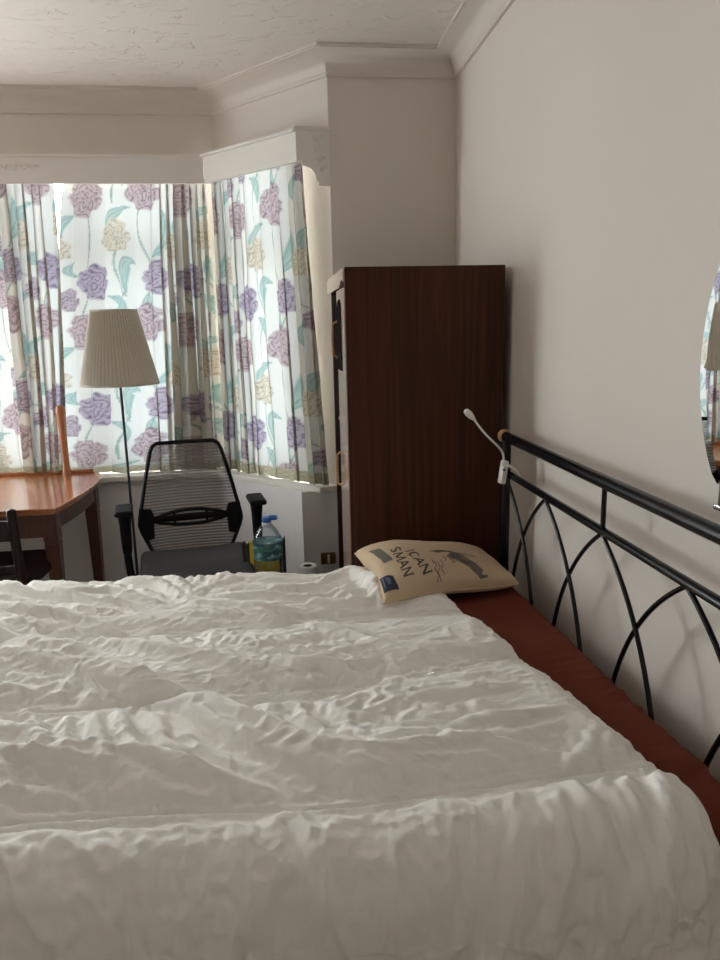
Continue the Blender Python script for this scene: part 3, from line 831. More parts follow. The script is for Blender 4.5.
def duvet_build():
    ex = lambda y: np.interp(y, EDGE[:, 1], EDGE[:, 0])
    # arc-length coordinate v runs from the far hem over the top to the near hem
    yf, yn, r = 2.475, .925, .11
    topz = .046
    nv = 640; nu = 520
    far = .16; near = .44
    Ltop = yf - yn - 2 * r; La = r * PI / 2
    tot = far + La + Ltop + La + near
    v = np.linspace(0, tot, nv)
    Y = np.zeros(nv); DZ = np.zeros(nv); NY = np.zeros(nv); NZ = np.zeros(nv)
    for i, q in enumerate(v):
        if q < far: Y[i], DZ[i], NY[i], NZ[i] = yf, -r - (far - q), 1, 0
        elif q < far + La:
            a = (q - far) / r; Y[i], DZ[i], NY[i], NZ[i] = yf - r + r * math.cos(a), -r + r * math.sin(a), math.cos(a), math.sin(a)
        elif q < far + La + Ltop: Y[i], DZ[i], NY[i], NZ[i] = yf - r - (q - far - La), 0, 0, 1
        elif q < far + 2 * La + Ltop:
            a = (q - far - La - Ltop) / r; Y[i], DZ[i], NY[i], NZ[i] = yn + r - r * math.sin(a), -r + r * math.cos(a), -math.sin(a), math.cos(a)
        else:
            e_ = q - far - 2 * La - Ltop; Y[i], DZ[i], NY[i], NZ[i] = yn - .06 * e_, -r - e_, -1, .06
    Yflat = yf - (v - far - La) - r * 0 - r + (r - r)      # unrolled y used for the pattern
    Yflat = yf - r - (v - far - La)
    s = np.linspace(0, 1, nu)
    XL = -1.30
    V_, S_ = np.meshgrid(np.arange(nv), s, indexing='ij')
    Yb = Y[V_]; Yu = Yflat[V_]
    XR = ex(np.clip(Yu, .4, 2.47)) + .006 * gnoise(Yu * 14, Yu * 0 + .5, 31) + .003 * gnoise(Yu * 40, Yu * 0 + .5, 32)
    X = XL + (XR - XL) * S_
    # relief
    gx, gy, P = wrinkle(SEAMS, FOLDS)
    fi = np.clip((X - gx[0]) / (gx[1] - gx[0]), 0, len(gx) - 1.001); fj = np.clip((Yu - gy[0]) / (gy[1] - gy[0]), 0, len(gy) - 1.001)
    i0 = fi.astype(int); j0 = fj.astype(int); fa = (fi - i0)[..., None]; fb_ = (fj - j0)[..., None]
    lo = P[..., 2].copy()
    for _ in range(3):                      # split broad swells from creases, and sharpen the creases
        for ax_ in (0, 1):
            k_ = 6; pd = np.pad(lo, [(k_ + 1, k_) if q == ax_ else (0, 0) for q in (0, 1)], mode='edge').cumsum(ax_)
            lo = (np.take(pd, range(2 * k_ + 1, pd.shape[ax_]), ax_) - np.take(pd, range(0, pd.shape[ax_] - 2 * k_ - 1), ax_)) / (2 * k_ + 1)
    fine = P[..., 2].copy()
    for _ in range(2): fine[1:-1, 1:-1] = .25 * fine[1:-1, 1:-1] + .125 * (fine[2:, 1:-1] + fine[:-2, 1:-1] + fine[1:-1, 2:] + fine[1:-1, :-2]) + .0625 * (fine[2:, 2:] + fine[:-2, :-2] + fine[2:, :-2] + fine[:-2, 2:])
    P[..., 2] = lo + (HIGH * (fine - lo) + 1.1 * HIGH * (P[..., 2] - fine)) / LOW
    Dp = P - np.stack(np.meshgrid(gx, gy, indexing='ij') + [0 * P[..., 2]], -1)
    Dp = Dp[i0, j0] * (1 - fa) * (1 - fb_) + Dp[i0 + 1, j0] * fa * (1 - fb_) + Dp[i0, j0 + 1] * (1 - fa) * fb_ + Dp[i0 + 1, j0 + 1] * fa * fb_
    H = LOW * (Dp[..., 2] - .012) + .007 * fbm(X * 2.4, Yu * 2.6, 2, 40)
    dn = 1 - sstep(.98, 1.10, Yu)
    wx = X + .06 * fbm(X * 3, Yu * 3, 2, 41); wy = Yu + .06 * fbm(X * 3 + 5, Yu * 3, 2, 42)
    c1 = wx + .70 * (wy - 1.0) * sstep(.35, -.35, X) - .25 * (wy - 1.0) * sstep(.2, .6, X)
    left = sstep(.35, -.25, X)
    for k_, (a, wgt) in enumerate(((-.62, .4 + .6 * left), (-.08, 1 - .3 * left), (.5, .6), (1.3, .45))):
        u_ = wx * math.cos(a) + wy * math.sin(a); v_ = -wx * math.sin(a) + wy * math.cos(a)
        mk = sstep(-.08, .28, gnoise(X * 3.3 + 7 * k_, Yu * 4.1, 95 + k_)) * wgt * (1 - .5 * dn)
        H += mk * (.0048 * ridge(u_ * 3.2, v_ * 15, 104 + k_, 4.5) + .0034 * ridge(u_ * 6, v_ * 27, 108 + k_, 4.0) + .0015 * ridge(u_ * 13, v_ * 52, 111 + k_, 3.0))
    far_c = 1 - np.exp(-(seg_dist(X, Yu, SEAMS[2])[0] / .05) ** 2)
    H += dn * far_c * (.012 * ridge(c1 * 3.4, wy * 1.5, 51, 3.0) * sstep(.45, .95, Yu) + .007 * ridge(c1 * 7.5, wy * 3.5, 52, 3.2) + .0035 * ridge(c1 * 15, wy * 10, 54, 3.0))
    for pts in SEAMS:
        d, q = seg_dist(X, Yu, pts)
        H = H * (1 - .7 * np.exp(-(d / .006) ** 2)) - .004 * np.exp(-(d / .016) ** 2) - .015 * np.exp(-(d / .0046) ** 2)
        H += .0035 * ridge(X * 34 + 2 * gnoise(X * 12, Yu * 12, 5), Yu * 5, 66, 2.0) * np.exp(-(d / .028) ** 2) * sstep(.003, .012, d)
    # roll the right-hand edge down to the sheet
    dist = XR - X
    er = np.sqrt(np.clip(1 - (1 - np.clip(dist / .055, 0, 1)) ** 2, 0, 1))
    hem = .004 * np.exp(-((dist - .012) / .006) ** 2)
    zt = ztop(X, np.clip(Yb, .9, 2.42))
    base = .007 + er * (topz - .007)
    far_up = -.006 * sstep(2.1, 2.42, Yu) - .020 * np.exp(-((X - .07) / .12) ** 2) * sstep(2.15, 2.42, Yu)
    disp = (H * (.15 + .85 * er)) + hem
    puff = base + np.maximum(disp, -.035 * er) + far_up
    # below the edge the cloth stands off the mattress side
    Zp = zt + DZ[V_] + puff * NZ[V_]
    Yp = Yb + NY[V_] * (puff - base * .6) + Dp[..., 1] * NZ[V_] * er
    X = X + Dp[..., 0] * er * (1 - sstep(.62, .5, Yu) * .5)
    Zp = np.maximum(Zp, zt * 0 + .06)
    foot = sstep(XL + .12, XL, X)
    Zp = Zp - foot * .30
    verts = np.stack([X, Yp, Zp], -1).reshape(-1, 3)
    idx = np.arange(nv * nu).reshape(nv, nu)
    fs = np.stack([idx[:-1, :-1], idx[1:, :-1], idx[1:, 1:], idx[:-1, 1:]], -1).reshape(-1, 4)
    return verts, fs


dv, df_ = duvet_build()
me = bpy.data.meshes.new('duvet'); me.from_pydata(dv.tolist(), [], df_.tolist()); me.update()
me.polygons.foreach_set('use_smooth', [True] * len(me.polygons)); me.materials.append(M['duvet'])
du = bpy.data.objects.new('duvet', me); COL.objects.link(du)
tag(du, 'rumpled white quilted duvet spread over the bed', 'duvet')

# ------------------------------------------------------------------ cushion
CA, CB, CC, CDn = map(np.array, ((.292, 1.955), (.768, 2.150), (.735, 2.475), (.262, 2.440)))


def cush_xy(a, b):
    p = (1 - a) * (1 - b) * CA[0] + a * (1 - b) * CB[0] + a * b * CC[0] + (1 - a) * b * CDn[0]
    q = (1 - a) * (1 - b) * CA[1] + a * (1 - b) * CB[1] + a * b * CC[1] + (1 - a) * b * CDn[1]
    # sides bow inwards between the corners
    bow = .012
    ca, cb = a - .5, b - .5
    p = p - bow * 2 * ca * (1 - 4 * cb * cb) * 1.0; q = q - bow * 2 * cb * (1 - 4 * ca * ca)
    return p, q


def cush_z(a, b, top=True):
    x, y = cush_xy(a, b)
    base = .708 - .043 * sstep(.15, 1.0, a)
    pr_ = np.clip((1 - np.abs(2 * a - 1) ** 3.0) * (1 - np.abs(2 * b - 1) ** 3.0), 0, 1) ** .36
    wr_ = .006 * fbm(a * 5, b * 5, 3, 71) + .005 * ridge(a * 3 + b, b * 4, 73, 2) * (1 - pr_)
    if top:
        return base + (.068 + .012 * np.exp(-((b - .62) / .3) ** 2)) * pr_ + wr_ * pr_ ** .3 * 1.2
    return base - .030 * pr_


N = 70
A_, B_ = np.meshgrid(np.linspace(0, 1, N), np.linspace(0, 1, N), indexing='ij')
X, Y = cush_xy(A_, B_)
vt = np.stack([X, Y, cush_z(A_, B_)], -1).reshape(-1, 3); vb = np.stack([X, Y, cush_z(A_, B_, False)], -1).reshape(-1, 3)
mb = MB(); ix = np.arange(N * N).reshape(N, N)
border = np.zeros((N, N), bool); border[0] = border[-1] = True; border[:, 0] = border[:, -1] = True
bi = np.where(border, ix, ix + N * N)
ft = np.stack([ix[:-1, :-1], ix[1:, :-1], ix[1:, 1:], ix[:-1, 1:]], -1).reshape(-1, 4)
fb = np.stack([bi[:-1, :-1], bi[:-1, 1:], bi[1:, 1:], bi[1:, :-1]], -1).reshape(-1, 4)
mb.add(np.concatenate([vt, vb]).tolist(), [tuple(q) for q in np.concatenate([ft, fb]).tolist()])
cu = thing('cushion', 'square beige canvas cushion printed with black lettering and an eagle', 'cushion', (.5, 2.22, .70))
cb_ = obj('cover', mb, M['cushion'], cu, world=True, smooth=True)
pip = []
for a, b in [(q, 0) for q in np.linspace(0, 1, 30)] + [(1, q) for q in np.linspace(0, 1, 30)[1:]] + [(q, 1) for q in np.linspace(1, 0, 30)[1:]] + [(0, q) for q in np.linspace(1, 0, 30)[1:]]:
    x, y = cush_xy(a, b); pip.append((float(x), float(y), float(cush_z(a, b))))
obj('seam', MB().tube(pip, .0028, 6), M['cushion'], cu, world=True, smooth=True)


def on_cushion(a, b, h=.0012):
    x, y = cush_xy(a, b); return (float(x), float(y), float(cush_z(a, b)) + h)


def px_ab(px, py):
    """where the cushion's surface lies under a given spot (used to lay out its print)"""
    g = np.linspace(0.01, .99, 160); a, b = np.meshgrid(g, g, indexing='ij'); x, y = cush_xy(a, b); z = cush_z(a, b)
    p = np.stack([x, y, z - 1.5], -1) @ R
    u = 360 + FPX * p[..., 0] / p[..., 2]; v = 480 - FPX * p[..., 1] / p[..., 2]
    e_ = (u - px) ** 2 + (v - py) ** 2 + p[..., 2] * 4
    i = np.unravel_index(np.argmin(e_), e_.shape); return float(a[i]), float(b[i])


def strokes(mb, lines, fr, width):
    """flat pen strokes: each polyline in print coords, mapped by fr(s,t)->(a,b), laid on the cloth"""
    for ln in lines:
        pts = []
        for i in range(len(ln) - 1):
            n_ = max(2, int(math.hypot(ln[i + 1][0] - ln[i][0], ln[i + 1][1] - ln[i][1]) / .12))
            for k_ in range(n_): pts.append((ln[i][0] + (ln[i + 1][0] - ln[i][0]) * k_ / n_, ln[i][1] + (ln[i + 1][1] - ln[i][1]) * k_ / n_))
        pts.append(ln[-1])
        L_, R_ = [], []
        for i, p in enumerate(pts):
            q0 = pts[max(0, i - 1)]; q1 = pts[min(len(pts) - 1, i + 1)]
            dx, dy = q1[0] - q0[0], q1[1] - q0[1]; l = math.hypot(dx, dy) or 1
            ww = width(i / (len(pts) - 1), dx / l, dy / l) if callable(width) else width
            L_.append(fr(p[0] - dy / l * ww, p[1] + dx / l * ww)); R_.append(fr(p[0] + dy / l * ww, p[1] - dx / l * ww))
        n_ = len(pts); mb.add(L_ + R_, [(i, i + 1, n_ + i + 1, n_ + i) for i in range(n_ - 1)])


GL = {'I': (.35, [[(.17, 0), (.17, 1)]]), 'C': (.8, [[(.72, .82), (.58, .96), (.38, 1), (.16, .86), (.06, .5), (.16, .14), (.38, 0), (.58, .04), (.72, .18)]]),
      'A': (.85, [[(.03, 0), (.42, 1)], [(.42, 1), (.82, 0)], [(.17, .36), (.67, .36)]]), 'N': (.85, [[(.08, 0), (.08, 1)], [(.08, 1), (.75, 0)], [(.75, 0), (.75, 1)]]),
      'M': (1.05, [[(.06, 0), (.12, 1)], [(.12, 1), (.5, .1)], [(.5, .1), (.9, 1)], [(.9, 1), (.97, 0)]]),
      'S': (.65, [[(.55, .85), (.4, .98), (.2, .98), (.07, .8), (.12, .6), (.45, .42), (.56, .25), (.45, .04), (.22, 0), (.05, .14)]])}


def lettering(name, text, o_px, e_px, up_px, h):
    """o: start of the baseline, e: end of the baseline, up: point at cap height above the start"""
    o_ = np.array(px_ab(*o_px)); e_ = np.array(px_ab(*e_px)); u_ = np.array(px_ab(*up_px)) - o_
    tw = sum(GL[c][0] for c in text) + .12 * (len(text) - 1)
    dx = (e_ - o_) / tw
    mb_ = MB(); cx = 0
    for c in text:
        wd_, ls = GL[c]
        fr = lambda s, t_: on_cushion(*(np.clip(o_ + dx * (cx + s) + u_ * t_, .01, .99)))
        strokes(mb_, ls, fr, lambda q, ax, ay: .095 if ay < 0.1 else .065)
        for l in ls:                                          # small serifs
            for p in (l[0], l[-1]):
                if abs(p[1]) < .01 or abs(p[1] - 1) < .01: strokes(mb_, [[(p[0] - .12, p[1]), (p[0] + .12, p[1])]], fr, .03)
        cx += wd_ + .12
    return obj(name, mb_, M['ink'], cu, world=True)


lettering('printed_lettering', 'ICAN', (405, 551), (424, 575.5), (413, 549), 1)
lettering('printed_lettering', 'SMAN', (390, 549.5), (404.5, 578), (399, 547), 1)
# grey banner block
def patch(name, corners, mat, h=.0014, n=10):
    ab = [np.array(px_ab(*c)) for c in corners]; mb_ = MB(); vs = []
    for i in range(n + 1):
        for j in range(n + 1):
            s, t_ = i / n, j / n
            p = ab[0] * (1 - s) * (1 - t_) + ab[1] * s * (1 - t_) + ab[2] * s * t_ + ab[3] * (1 - s) * t_
            vs.append(on_cushion(p[0], p[1], h))
    mb_.add(vs, [(i * (n + 1) + j, (i + 1) * (n + 1) + j, (i + 1) * (n + 1) + j + 1, i * (n + 1) + j + 1) for i in range(n) for j in range(n)])
    return obj(name, mb_, mat, cu, world=True), ab


pb_, _ = patch('printed_banner', [(368, 552.5), (380, 549), (393, 560), (384, 564)], M['grey_ink'])
pb_['label'] = 'grey printed banner'
nl, ab = patch('woven_label', [(378, 581), (392.5, 576.5), (399.6, 590.6), (384.6, 594.6)], M['navy'], .0022)
nl['label'] = 'navy blue woven label'
lm = MB()
frl = lambda s, t_: on_cushion(*(ab[0] * (1 - s) * (1 - t_) + ab[1] * s * (1 - t_) + ab[2] * s * t_ + ab[3] * (1 - s) * t_), .0036)
strokes(lm, [[(.35, .25), (.65, .25)], [(.3, .36), (.7, .36)], [(.35, .46), (.5, .5), (.68, .46)], [(.4, .6), (.62, .6)], [(.5, .2), (.5, .55)], [(.15, .2), (.15, .8)]], frl, .03)
obj('label_stitching', lm, M['label_ink'], nl, world=True)
# eagle with spread wings and the small script beside the lettering
em = MB()
o_ = np.array(px_ab(433, 551)); e1 = np.array(px_ab(485, 579)) - o_
def fre(s, t_):
    # s,t in photo-like pixels relative to the bird's origin, mapped through two axes of the cloth
    return on_cushion(*np.clip(AX0 + AXS * s + AXT * t_, .01, .99), .0014)
AX0 = np.array(px_ab(440, 556)); AXS = (np.array(px_ab(475, 556)) - AX0) / 35; AXT = (np.array(px_ab(440, 570)) - AX0) / 14
eag = []
for i in range(7):                                             # wing feathers, each a long curved stroke
    q = i / 6
    eag.append([(6 + 6 * q, 2 - 5.5 * q), (16 + 5 * q, 5.5 - 5.0 * q), (23 + 5 * q, 10.5 - 4.5 * q), (30 + 4 * q, 17 - 4 * q), (37 + 3 * q, 21.5 - 3 * q), (44, 21.5 - .6 * q)][:6 if i < 3 else 5])
for i in range(5):
    q = i / 4
    eag.append([(-10 + 8 * q, -6 + 2.2 * q), (2 + 6 * q, -5.5 + 2 * q), (14 + 5 * q, -3.5 + 2 * q)])
eag += [[(8, -5), (22, -3.5), (31, -.5), (35, 2.5), (36, 1)], [(10, -4), (24, -1.5), (33, 3)], [(8, 1), (10, 6), (13, 4), (12, 9), (16, 7)], [(3, 1), (6, 5), (4, 7)]]
for ln in ([(-6, 6), (-3, 11), (-5, 13), (-1, 17), (-3, 20)], [(-3, 6), (0, 12), (-2, 15), (1, 20), (-1, 22)], [(0, 5), (3, 10), (1, 14), (4, 17)], [(-8, 4), (-6, 9)]):
    eag.append(ln)
strokes(em, eag, fre, lambda q, ax, ay: .42 * (1 - .3 * q))
ea = obj('printed_eagle', em, M['grey_ink'], cu, world=True)

# ------------------------------------------------------------------ clip-on reading lamp
cl = thing('clip_lamp', 'small white bendy clip-on reading light on the headboard', 'lamp', (.775, 2.34, .99))
cb2 = MB().box((-.010, -.013, -.040), (.010, .013, .040))
rt = Matrix.Rotation(.14, 4, 'Y') @ Matrix.Rotation(.2, 4, 'Z')
cb2.v = [tuple(rt @ Vector(p) + Vector((.762, 2.318, 1.005))) for p in cb2.v]
obj('clip_body', cb2, M['white_plastic'], cl, world=True, bevel=.005, smooth=True)
obj('clip_jaw', MB().tube([(.752, 2.305, 1.035), (.775, 2.30, 1.03), (.80, 2.30, 1.012), (.812, 2.30, .99), (.80, 2.30, .978)], .005, 8), M['white_plastic'], cl, world=True, smooth=True)
obj('button', MB().ball((.760, 2.304, 1.015), .005, 10, 6), M['grey_plastic'], cl, world=True, smooth=True)
gn = []
for q in np.linspace(0, 1, 20):
    p = [(.759, 2.31, 1.042), (.762, 2.30, 1.10), (.71, 2.28, 1.10), (.645, 2.27, 1.195)]
    c = [(1 - q) ** 3, 3 * q * (1 - q) ** 2, 3 * q * q * (1 - q), q ** 3]
    gn.append(tuple(sum(c[j] * p[j][i] for j in range(4)) for i in range(3)))
obj('gooseneck', MB().tube(gn, .0036, 8), M['white_plastic'], cl, world=True, smooth=True)
d = Vector((-.55, -.08, .55)).normalized(); p0 = Vector(gn[-1])
obj('lamp_head', MB().tube([p0 - d * .004, p0 + d * .004, p0 + d * .012, p0 + d * .03, p0 + d * .042, p0 + d * .046], [.004, .006, .0095, .0115, .009, .003], 14), M['white_plastic'], cl, world=True, smooth=True)

# ------------------------------------------------------------------ mirror on the right wall
mi = thing('wall_mirror', 'oval frameless mirror with a brown foot on the right wall', 'mirror', (.86, 1.08, 1.15))
def oval(ry, rz, n=64, cut=.68):
    pts = []
    for i in range(n):
        a = 2 * PI * i / n; y = ry * math.cos(a); z = rz * math.sin(a)
        pts.append((MYC + y, MZC + max(z, -rz * cut)))
    return pts
MYC, MZC = 1.095, 1.43
ovr = lambda u, v, q: (q, u, v)
RY, RZ = .275, .35
obj('backing', MB().prism(oval(RY - .003, RZ - .003), .852, .876, ovr), M['bracket'], mi, world=True)
o1 = oval(RY, RZ); o2 = oval(RY - .020, RZ - .020)
n = len(o1); bv = MB(); bv.add([(.8454, u, v) for u, v in o1] + [(.8445, u, v) for u, v in o2], [(i, (i + 1) % n, n + (i + 1) % n, n + i) for i in range(n)])
bv.add([(.852, u, v) for u, v in o1] + [(.8454, u, v) for u, v in o1], [(i, (i + 1) % n, n + (i + 1) % n, n + i) for i in range(n)])
obj('bevelled_rim', bv, M['mirror'], mi, world=True)
obj('mirror_glass', MB().prism(o2, .8440, .8446, ovr), M['mirror'], mi, world=True)
obj('foot', MB().box((.838, 1.02, 1.150), (.878, 1.275, 1.200)), M['bracket'], mi, world=True, bevel=.006)
obj('foot_edge', MB().box((.834, 1.02, 1.146), (.874, 1.280, 1.156)), M['chrome'], mi, world=True, bevel=.003)
mi.rotation_euler = (0, .006, .036); mi.location.x -= .010; mi.location.y -= .045

# ------------------------------------------------------------------ floor lamp
LX, LY = -.708, 3.50
fl = thing('floor_lamp', 'floor lamp with a pleated cream shade on a thin dark pole', 'lamp', (LX, LY, 0))
obj('base', MB().lathe([(.0, 0), (.13, 0), (.135, .008), (.125, .018), (.03, .028), (.012, .04), (0.001, .04)], 40), M['stand_metal'], fl, smooth=True)
obj('pole', MB().tube([(0, 0, .03), (0, 0, 1.33)], .0065, 12), M['stand_metal'], fl, smooth=True)
obj('bulb_holder', MB().lathe([(.006, 1.32), (.019, 1.325), (.019, 1.39), (.012, 1.40)], 20), M['white_plastic'], fl, smooth=True)
obj('bulb', MB().ball((0, 0, 1.435), .035, 16, 10, (1, 1, 1.2)), M['paper'], fl, smooth=True)
npl = 60; sv = []; rows = 16
for i in range(rows + 1):
    q = i / rows; z = 1.262 + (1.592 - 1.262) * q; r0 = .176 + (.102 - .176) * q
    for k_ in range(npl * 4):
        a = 2 * PI * k_ / (npl * 4); sv.append(((r0 + .0030 * math.cos(a * npl)) * math.cos(a), (r0 + .0030 * math.cos(a * npl)) * math.sin(a), z))
nn = npl * 4
sh = obj('lamp_shade', MB().add(sv, [(i * nn + k_, i * nn + (k_ + 1) % nn, (i + 1) * nn + (k_ + 1) % nn, (i + 1) * nn + k_) for i in range(rows) for k_ in range(nn)]), M['shade'], fl, smooth=True, auto=2)
for r_, z in ((.178, 1.262), (.104, 1.592)):
    obj('trim_band', MB().lathe([(r_ - .003, z - .006), (r_ + .0015, z - .006), (r_ + .0005, z + .006), (r_ - .004, z + .006)], 64, closed=True), M['shade'], sh, smooth=True)
sp_ = MB()
for k_ in range(3):
    a = 2 * PI * k_ / 3; sp_.tube([(0, 0, 1.40), (.10 * math.cos(a), .10 * math.sin(a), 1.59)], .0015, 6)
obj('shade_spider', sp_, M['stand_metal'], fl)

# ------------------------------------------------------------------ office chair
oc = thing('office_chair', 'black swivel office chair with a see-through mesh back and two armrests', 'chair', (-.385, 3.20, 0), math.radians(9))
def back_y(z): return .20 + .035 * (z - .45) / .5 + .05 * ((z - .62) / .4) ** 2
hexo = [(-.130, .98), (.130, .98), (.152, .967), (.165, .94), (.197, .81), (.232, .645), (.236, .61), (.227, .575), (.175, .45), (.14, .43),
        (-.14, .43), (-.175, .45), (-.227, .575), (-.236, .61), (-.232, .645), (-.197, .81), (-.165, .94), (-.152, .967)]
def curve_back(x, z): return back_y(z) - .05 * (x / .25) ** 2 * .6
fm = MB(); pts = []
for i in range(len(hexo)):
    a = Vector(hexo[i]); b_ = Vector(hexo[(i + 1) % len(hexo)])
    for k_ in range(4):
        p = a.lerp(b_, k_ / 4); pts.append((p.x, curve_back(p.x, p.y), p.y))
nP = len(pts); ring = []
cen = Vector((0, 0, .7))
SEG = 10
for i in range(nP):
    p = Vector(pts[i]); tng = (Vector(pts[(i + 1) % nP]) - Vector(pts[i - 1])).normalized()
    ny = Vector((0, 1, 0)); ny = (ny - tng * ny.dot(tng)).normalized(); ox = tng.cross(ny)
    for k_ in range(SEG):
        a = 2 * PI * k_ / SEG; ring.append(p + ox * .0092 * math.cos(a) + ny * .012 * math.sin(a))
fm.add(ring, [(i * SEG + k_, i * SEG + (k_ + 1) % SEG, ((i + 1) % nP) * SEG + (k_ + 1) % SEG, ((i + 1) % nP) * SEG + k_) for i in range(nP) for k_ in range(SEG)])
bk = obj('backrest', fm, M['black_plastic'], oc, smooth=True)
# woven panel
zz = np.linspace(.435, .975, 29); mesh_v = []; mesh_f = []
for z in zz:
    xs = sorted([(hexo[i][0] + (hexo[(i + 1) % 18][0] - hexo[i][0]) * ((z - hexo[i][1]) / (hexo[(i + 1) % 18][1] - hexo[i][1]))) for i in range(18)
                 if (hexo[i][1] - z) * (hexo[(i + 1) % 18][1] - z) <= 0 and hexo[i][1] != hexo[(i + 1) % 18][1]])
    hwid = max(abs(xs[0]), abs(xs[-1]))
    for k_ in range(21):
        x = -hwid + 2 * hwid * k_ / 20; mesh_v.append((x, curve_back(x, z), z))
for i in range(28):
    for k_ in range(20): mesh_f.append((i * 21 + k_, i * 21 + k_ + 1, (i + 1) * 21 + k_ + 1, (i + 1) * 21 + k_))
mp_ = obj('mesh_panel', MB().add(mesh_v, mesh_f), M['chair_mesh'], bk, smooth=True); mp_['label'] = 'semi-transparent dark grey mesh panel'
# lumbar support: two side blocks and a lens shaped bridge behind the mesh
for s in (-1, 1):
    lb = MB()
    p_ = [(s * .234, .69), (s * .178, .68), (s * .168, .65), (s * .173, .54), (s * .208, .535), (s * .238, .60)]
    lb.prism(p_, 0, .02, lambda u, v, q: (u, curve_back(u, v) - .012 + q, v))
    obj('lumbar_bracket', lb, M['black_plastic'], bk, bevel=.004)
lw_ = MB()
for s in (-1, 1):
    lw_.tube([(x, curve_back(x, .63) - .004, .628 + s * .036 * (1 - (x / .19) ** 2)) for x in np.linspace(-.19, .19, 17)], .0085, 8)
lw_.tube([(x, curve_back(x, .63) - .004, .628) for x in np.linspace(-.19, .19, 17)], [.007 + .011 * (1 - (x / .19) ** 2) for x in np.linspace(-.19, .19, 17)], 8)
for x in (-.075, .075): lw_.tube([(x, curve_back(x, .63) - .004, .595), (x, curve_back(x, .63) - .004, .661)], .007, 8)
obj('lumbar_support', lw_, M['black_plastic'], bk, smooth=True)
obj('back_stem', MB().tube([(0, .05, .40), (0, .19, .40), (0, .25, .42), (0, .255, .46)], [.022, .022, .02, .014], 10), M['black_plastic'], oc, smooth=True)
st = rounded(24, 24, 6, (-.242, -.27, .415), (.242, .16, .50), .034, lambda x, y: .505 - .022 * sstep(-.10, -.27, y) - .012 * (1 - (x / .24) ** 2), lambda x, y, z: 0)
obj('seat', st, M['seat_fabric'], oc, smooth=True)
obj('seat_shell', rounded(16, 16, 3, (-.25, -.275, .385), (.25, .175, .430), .018, lambda x, y: .43 + 0 * x, lambda x, y, z: 0), M['black_plastic'], oc, smooth=True)
for s in (-1, 1):
    ax = s * .292
    ar = MB().tube([(s * .20, .03, .40), (s * .262, .03, .40), (s * .287, .03, .43), (ax, .03, .50), (ax, .03, .56)], [.014, .015, .017, .017, .016], 12)
    sleeve = MB().tube([(ax, .03, .53), (ax, .03, .56), (ax, .03, .66), (ax, .025, .715)], [.019, .022, .025, .03], 14)
    arm = obj('armrest', ar, M['black_plastic'], oc, smooth=True)
    obj('sleeve', sleeve, M['black_plastic'], arm, smooth=True)
    obj('arm_pad', rounded(10, 20, 4, (ax - .039, -.06, .716), (ax + .039, .11, .741), .013, lambda x, y: .741 + 0 * x, lambda x, y, z: 0), M['black_plastic'], arm, smooth=True)
obj('gas_lift', MB().lathe([(.03, .12), (.03, .27), (.019, .275), (.019, .39)], 20), M['black_plastic'], oc, smooth=True)
for k_ in range(5):
    a = 2 * PI * k_ / 5 + .3
    lg = obj('base_leg', MB().tube([(0.02 * math.cos(a), .02 * math.sin(a), .13), (.16 * math.cos(a), .16 * math.sin(a), .105), (.29 * math.cos(a), .29 * math.sin(a), .075)], [.026, .021, .016], 10), M['black_plastic'], oc, smooth=True)
    cx_, cy_ = .29 * math.cos(a), .29 * math.sin(a)
    obj('caster', MB().tube([(cx_ - .022 * math.sin(a), cy_ + .022 * math.cos(a), .028), (cx_ + .022 * math.sin(a), cy_ - .022 * math.cos(a), .028)], .0275, 16).tube([(cx_, cy_, .03), (cx_, cy_, .075)], .007, 8), M['black_plastic'], lg, smooth=True, auto=.6)

# ------------------------------------------------------------------ desk with a mirror post
dk = thing('desk', 'polished orange-brown wooden desk with a bowed right end under the window', 'desk', (-1.5, 3.55, 0))
DZ_ = .757
top = [(-2.05, 3.165)]
ctl = [(-.958, 3.163), (-.935, 3.28), (-.916, 3.44), (-.906, 3.60), (-.906, 3.74), (-.915, 3.85), (-.935, 3.93), (-.975, 3.985)]
for i in range(len(ctl) - 1):
    for q in (0, .33, .67): top.append((ctl[i][0] + (ctl[i + 1][0] - ctl[i][0]) * q, ctl[i][1] + (ctl[i + 1][1] - ctl[i][1]) * q))
top += [ctl[-1], (-2.05, 3.988)]
def shrink(poly, d_):
    c = np.mean(np.array(poly), 0); return [(x - d_ * np.sign(x - c[0]), y - d_ * np.sign(y - c[1])) for x, y in poly]
tp_ = MB().prism(top, DZ_ - .014, DZ_)
obj('desk_top', tp_, M['desk'], dk, world=True, bevel=.004)
obj('desk_top_moulding', MB().prism(shrink(top, .012), DZ_ - .032, DZ_ - .014), M['desk'], dk, world=True, bevel=.005)
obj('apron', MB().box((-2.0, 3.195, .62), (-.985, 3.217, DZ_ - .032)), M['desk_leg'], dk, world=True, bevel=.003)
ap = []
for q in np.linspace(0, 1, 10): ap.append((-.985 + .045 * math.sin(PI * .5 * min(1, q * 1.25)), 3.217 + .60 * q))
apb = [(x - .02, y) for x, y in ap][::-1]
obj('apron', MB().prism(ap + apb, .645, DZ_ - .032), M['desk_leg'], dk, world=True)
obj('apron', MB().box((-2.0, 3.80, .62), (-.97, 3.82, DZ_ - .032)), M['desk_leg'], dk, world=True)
obj('apron', MB().box((-2.02, 3.217, .62), (-2.0, 3.80, DZ_ - .032)), M['desk_leg'], dk, world=True)
